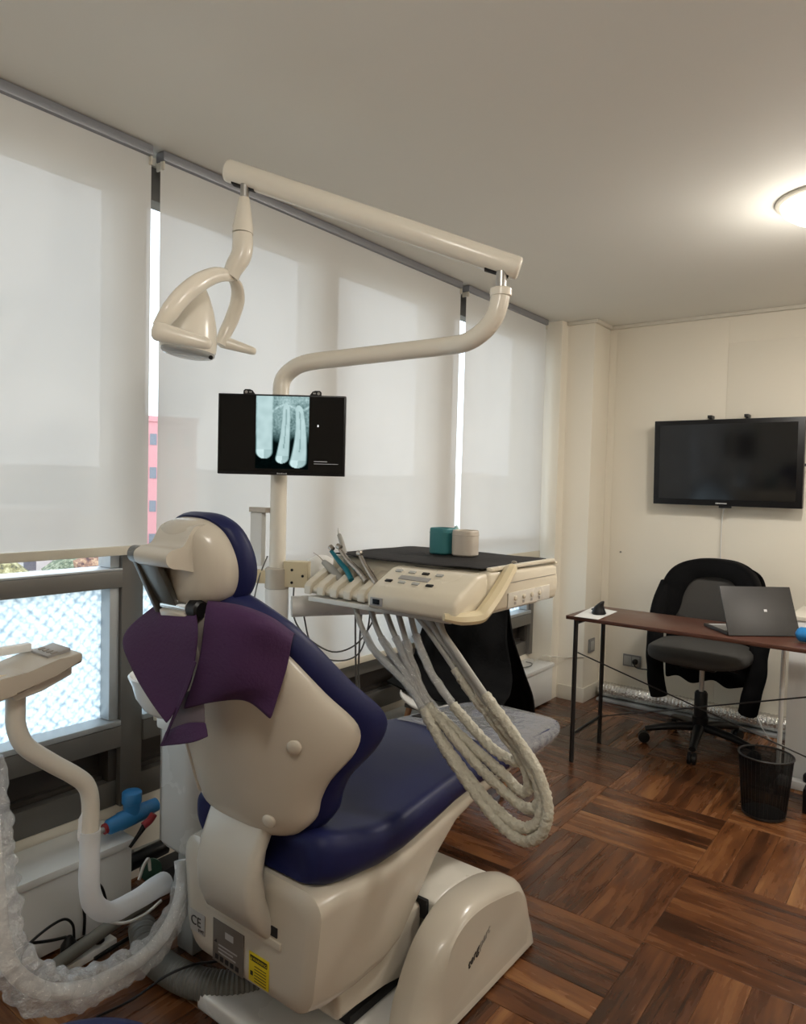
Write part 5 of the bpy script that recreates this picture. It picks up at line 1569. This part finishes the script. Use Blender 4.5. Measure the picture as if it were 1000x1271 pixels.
# ------------------------------------------------------------------ wire mesh bin
BX, BY = -0.585, 3.40
bn_ = thing('waste_bin', (BX, BY, 0), 'black wire-mesh waste bin on the floor right of the office chair', 'waste bin')
rings = [[(BX + r * math.cos(a), BY + r * math.sin(a), z) for a in [2 * math.pi * k / 36 for k in range(36)]] for r, z in ((0.086, 0.012), (0.092, 0.08), (0.100, 0.17), (0.108, 0.262))]
loft('mesh_wall', rings, 'wire_mesh', bn_, caps=False, angle=60)
lathe('bottom', [(0.082, 0.0015), (0.087, 0.004), (0.087, 0.014), (0.08, 0.0145)], (BX, BY, 0), 'black_metal', bn_, n=36)
tube('rim', [(BX + 0.109 * math.cos(2 * math.pi * k / 36), BY + 0.109 * math.sin(2 * math.pi * k / 36), 0.265) for k in range(37)], 0.0045, 'black_metal', bn_, n=8, sub=1)
for k in range(36):
    a = 2 * math.pi * k / 36
    tube('wire', [(BX + 0.0872 * math.cos(a), BY + 0.0872 * math.sin(a), 0.012), (BX + 0.1085 * math.cos(a), BY + 0.1085 * math.sin(a), 0.262)], 0.0008, 'black_metal', bn_, n=4, sub=1)

# ------------------------------------------------------------------ television
tv = thing('television', (-1.075, 4.55, 1.58), 'black flat television on the back wall', 'television')
Rt = Matrix.Rotation(math.radians(3.0), 3, 'X')
pv = (-1.075, 4.56, 1.31)
box('case', (-1.490, -0.658), (4.545, 4.59), (1.315, 1.832), 'black_plastic', tv, 0.004, rot=Rt, piv=pv)
box('screen', (-1.455, -0.692), (4.5435, 4.5448), (1.352, 1.805), 'tv_screen', tv, 0, rot=Rt, piv=pv)
box('bottom_strip', (-1.10, -1.03), (4.546, 4.56), (1.303, 1.3145), 'black_plastic', tv, 0.002, rot=Rt, piv=pv)
for k in range(7):
    box('maker_mark', (-1.118 + 0.0092 * k, -1.1105 + 0.0092 * k), (4.5443, 4.5449), (1.327, 1.334), 'print_silver', tv, 0, rot=Rt, piv=pv)
for x in (-1.18, -0.975):
    e = box('wall_bracket', (x - 0.012, x + 0.012), (4.575, 4.645), (1.845, 1.862), 'black_metal', tv, 0.001)
    box('bracket_arm', (x - 0.008, x + 0.008), (4.60, 4.644), (1.45, 1.844), 'black_metal', tv, 0.001)
box('side_port', (-0.6575, -0.652), (4.56, 4.585), (1.555, 1.57), 'black_metal', tv, 0.001)
cb_ = tube('television_cable', [(-1.085, 4.632, 1.32), (-1.10, 4.640, 1.20), (-1.098, 4.641, 0.90), (-1.096, 4.641, 0.6), (-1.09, 4.640, 0.25)], 0.0035, 'white_plastic', None, n=8, sub=4, origin=(-1.085, 4.63, 1.32))
tag(cb_, 'white cable running down the wall from the television', 'cable')
ns = lathe('wall_anchor', [(0.007, 0), (0.007, 0.003), (0.003, 0.004)], (-1.7260, 4.6490, 0.9820), 'ink_light', None, axis=(0, -1, 0), n=12, origin=(-1.7260, 4.6490, 0.9820))
tag(ns, 'small grey wall anchor left of the office chair back', 'wall anchor')


def socket(c, nrm, n_, label):
    s = thing('wall_socket', c, label, 'socket', 'grey wall sockets')
    c = Vector(c)
    if nrm == 'y':
        box('plate', (c.x - 0.06, c.x + 0.06), (c.y - 0.010, c.y), (c.z - 0.04, c.z + 0.04), 'socket_grey', s, 0.003)
        for k in range(2):
            box('module', (c.x - 0.052 + 0.054 * k, c.x - 0.004 + 0.054 * k), (c.y - 0.013, c.y - 0.0102), (c.z - 0.03, c.z + 0.03), 'grey_enamel', s, 0.002)
        lathe('plug', [(0.018, 0), (0.018, 0.02), (0.010, 0.03)], (c.x + 0.026, c.y - 0.0132, c.z), 'black_plastic', s, axis=(0, -1, 0), n=16)
        tube('plug_cable', [(c.x + 0.026, c.y - 0.042, c.z - 0.005), (c.x + 0.05, c.y - 0.05, c.z - 0.03), (c.x + 0.14, c.y - 0.04, c.z - 0.03)], 0.004, 'black_plastic', s, n=8)
    else:
        box('plate', (c.x, c.x + 0.010), (c.y - 0.045, c.y + 0.045), (c.z - 0.045, c.z + 0.045), 'socket_grey', s, 0.003)
        box('module', (c.x + 0.0102, c.x + 0.013), (c.y - 0.025, c.y + 0.025), (c.z - 0.03, c.z + 0.03), 'grey_enamel', s, 0.002)
    return s


socket((-1.62, 4.649, 0.268), 'y', 2, 'double grey wall socket with black plug on the back wall')
socket((-1.849, 4.50, 0.36), 'x', 1, 'single grey wall socket on the side of the corner pier')
wc = tube('corner_cable', [(-2.12, 4.22, 0.262), (-2.06, 4.25, 0.30), (-2.02, 4.29, 0.292), (-1.95, 4.378, 0.285), (-1.86, 4.384, 0.30), (-1.845, 4.40, 0.30)], 0.0035, 'trim_paint', None, n=8, sub=5, origin=(-2.0, 4.29, 0.28))
tag(wc, 'pale cable crossing from the far ledge to the pier', 'cable')
wc2 = tube('ledge_cable', [(-2.16, 4.02, 0.262), (-2.10, 3.98, 0.264), (-2.07, 4.06, 0.262), (-2.09, 4.14, 0.262), (-2.14, 4.15, 0.262)], 0.003, 'duct_grey', None, n=8, sub=5, origin=(-2.1, 4.05, 0.262))
tag(wc2, 'dark looped cable lying on the far ledge', 'cable')

# silver duct along the back wall
dc = tube('foil_duct', [(-1.80, 4.575, 0.066), (-1.5, 4.573, 0.066), (-1.2, 4.576, 0.066), (-0.9, 4.572, 0.066), (-0.55, 4.575, 0.066)], 0.046, 'foil', None, n=24, sub=60, ridge=(0.10, 0.022), wob=0.05, wscale=40, origin=(-1.2, 4.575, 0.012))
tag(dc, 'silver corrugated foil duct along the foot of the back wall', 'duct')
dp = box('duct_trim', (-1.80, -0.55), (4.50, 4.634), (0.001, 0.018), 'sash_aluminium', None, 0.003, origin=(-1.2, 4.57, 0))
tag(dp, 'grey metal strip on the floor under the foil duct', 'strip')

# white cabinet at the right edge, half hidden by the desk
cbn = thing('cabinet', (-0.2, 4.05, 0), 'plain white cabinet standing behind the right end of the desk', 'cabinet')
box('body', (-0.585, 0.15), (3.86, 4.25), (0.02, 0.79), 'white_enamel', cbn, 0.003)
box('top_board', (-0.59, 0.155), (3.855, 4.255), (0.791, 0.812), 'trim_paint', cbn, 0.003)
box('plinth', (-0.57, 0.14), (3.88, 4.24), (0.0015, 0.0195), 'grey_enamel', cbn, 0)
box('door_gap', (-0.218, -0.214), (3.858, 3.8599), (0.03, 0.785), 'ink_light', cbn, 0)
cd = tube('conduit', [(-0.605, 3.842, 0.05), (-0.605, 3.842, 0.45), (-0.603, 3.842, 0.785)], 0.011, 'white_plastic', None, n=10, sub=1, origin=(-0.605, 3.842, 0.05))
tag(cd, 'white cable conduit running up the side of the cabinet', 'conduit')
wc3 = tube('white_cable', [(-0.795, 4.2, 0.273), (-0.739, 4.067, 0.209), (-0.663, 3.933, 0.166), (-0.581, 3.8, 0.191)], 0.004, 'white_plastic', None, n=8, sub=6, origin=(-0.7450, 4.1000, 0.1990))
tag(wc3, 'white cable sagging behind the waste bin', 'cable')
p2 = thing('floor_power_strip', (-0.46, 3.80, 0), 'white power strip with black plug at the foot of the cabinet', 'power strip')
box('housing', (-0.60, -0.30), (3.78, 3.835), (0.0015, 0.042), 'white_enamel', p2, 0.005)
pg = lathe('plug', [(0.016, 0), (0.019, 0.004), (0.019, 0.03), (0.012, 0.042)], (-0.475, 3.805, 0.0425), 'black_plastic', p2, n=16)
tube('plug_cable', [(-0.475, 3.805, 0.08), (-0.455, 3.795, 0.10), (-0.41, 3.785, 0.10), (-0.36, 3.775, 0.05)], 0.006, 'black_plastic', p2, n=8)
bxx = thing('black_box', (-0.335, 3.60, 0), 'black box on the floor at the right edge of the picture', 'box')
box('body', (-0.455, -0.25), (3.52, 3.70), (0.0015, 0.11), 'black_plastic', bxx, 0.006)
box('front_strip', (-0.44, -0.265), (3.517, 3.5195), (0.075, 0.095), 'black_matte', bxx, 0.0005)

# ------------------------------------------------------------------ white shell chair under a black gown
CX, CY = -1.775, 2.70
vc = thing('shell_chair', (CX, CY, 0), 'white shell chair with wooden legs, mostly hidden by the black gown', 'chair')
for sx in (-1, 1):
    for sy in (-1, 1):
        tube('leg', [(CX + sx * 0.13, CY + sy * 0.12, 0.405), (CX + sx * 0.19, CY + sy * 0.205, 0.003)], [0.014, 0.010], 'leg_wood', vc, n=12, sub=1)
rings = []
seat_prof = [(-0.225, 0.422, 0.10), (-0.21, 0.436, 0.13), (-0.12, 0.430, 0.185), (0.0, 0.424, 0.20), (0.10, 0.43, 0.20), (0.17, 0.47, 0.19), (0.215, 0.56, 0.18), (0.24, 0.66, 0.165), (0.25, 0.74, 0.14), (0.252, 0.79, 0.09)]
top, bot = [], []
for yy, z, hw2 in seat_prof:
    top.append([(CX + hw2 * s, CY + yy - 0.04 * s * s * (1 if z > 0.5 else 0), z + 0.035 * s * s * (1 if z < 0.5 else 0)) for s in [-1 + 0.2 * k for k in range(11)]])
sheet('shell', top, 'white_plastic', vc, thick=0.008, sub=1)
box('leg_cross', (CX - 0.15, CX + 0.15), (CY - 0.14, CY + 0.14), (0.385, 0.404), 'black_metal', vc, 0.003)

gw = thing('gown', (CX, CY + 0.24, 0.84), 'black gown thrown over the back of the white shell chair', 'gown')
rows = []
for z, yf, xl, xr in ((0.875, 0.235, -0.14, 0.13), (0.855, 0.17, -0.21, 0.155), (0.76, 0.12, -0.275, 0.175), (0.66, 0.095, -0.295, 0.20), (0.57, 0.07, -0.30, 0.235), (0.53, 0.02, -0.30, 0.27), (0.495, -0.06, -0.295, 0.30), (0.482, -0.14, -0.28, 0.32), (0.43, -0.20, -0.25, 0.33), (0.30, -0.215, -0.20, 0.335), (0.16, -0.21, -0.18, 0.33)):
    row = []
    for k in range(11):
        s = k / 10
        x = CX + xl + (xr - xl) * s
        yy = CY + yf + 0.02 * math.sin(s * 16) + 0.08 * (abs(s - 0.5) * 2) ** 3
        zz = z
        if z < 0.47 and s < 0.62:
            zz = max(z, 0.462 + 0.03 * (0.62 - s))
            yy = CY - 0.165 + (z - 0.16) * 0.05
        row.append((x, yy, zz))
    rows.append(row)
patch('front_fall', rows, 'black_cloth', gw, thick=0.008, fold=0.03, seed=2, n=3)
rows = []
for z, yb, xl, xr in ((0.876, 0.255, -0.14, 0.13), (0.855, 0.31, -0.21, 0.155), (0.70, 0.325, -0.27, 0.19), (0.55, 0.33, -0.29, 0.24), (0.42, 0.33, -0.28, 0.30), (0.28, 0.33, -0.21, 0.31)):
    rows.append([(CX + xl + (xr - xl) * k / 10, CY + yb + 0.025 * math.sin(k * 1.6) - 0.08 * (abs(k / 10 - 0.5) * 2) ** 3, z) for k in range(11)])
patch('rear_fall', rows, 'black_cloth', gw, thick=0.008, fold=0.03, seed=5, n=3)

# ------------------------------------------------------------------ ceiling lamp, the room's electric light, plus two unseen lamps added for brightness
def ceiling_lamp(LX, LY, label, down, around):
    cl = thing('ceiling_lamp', (LX, LY, CEIL), label, 'ceiling lamp', 'round ceiling lamps')
    lathe('base', [(0.17, CEIL - 0.014), (0.175, CEIL - 0.010), (0.175, CEIL - 0.0012)], (LX, LY, 0), 'trim_paint', cl, n=40)
    lathe('glass_dome', [(0.01, CEIL - 0.085), (0.06, CEIL - 0.082), (0.11, CEIL - 0.066), (0.148, CEIL - 0.038), (0.158, CEIL - 0.0145)], (LX, LY, 0), 'lamp_glass', cl, n=40, angle=60)
    for kind, w, dz in (('AREA', down, 0.088), ('POINT', around, 0.25)):
        if not w:
            continue
        ll = bpy.data.lights.new('lamp_bulb', kind)
        if kind == 'AREA':
            ll.shape = 'DISK'
            ll.size = 0.22
        else:
            ll.shadow_soft_size = 0.13
        ll.energy = w
        ll.color = (1.0, 0.95, 0.875)
        lo = bpy.data.objects.new('lamp_bulb', ll)
        COL.objects.link(lo)
        lo.location = (LX, LY, CEIL - dz)


ceiling_lamp(-0.40, 3.03, 'round glowing ceiling lamp at the right edge of the picture', 20, 8)
ceiling_lamp(-0.20, 0.30, 'unseen round ceiling lamp added straight above the camera to brighten the room', 0, 22)  # extra unseen lamp, added to brighten the beam and the room
ceiling_lamp(1.3, 2.9, 'unseen round ceiling lamp added over the right half of the room to brighten the walls', 0, 34)  # another unseen lamp, added to lift the light on the walls
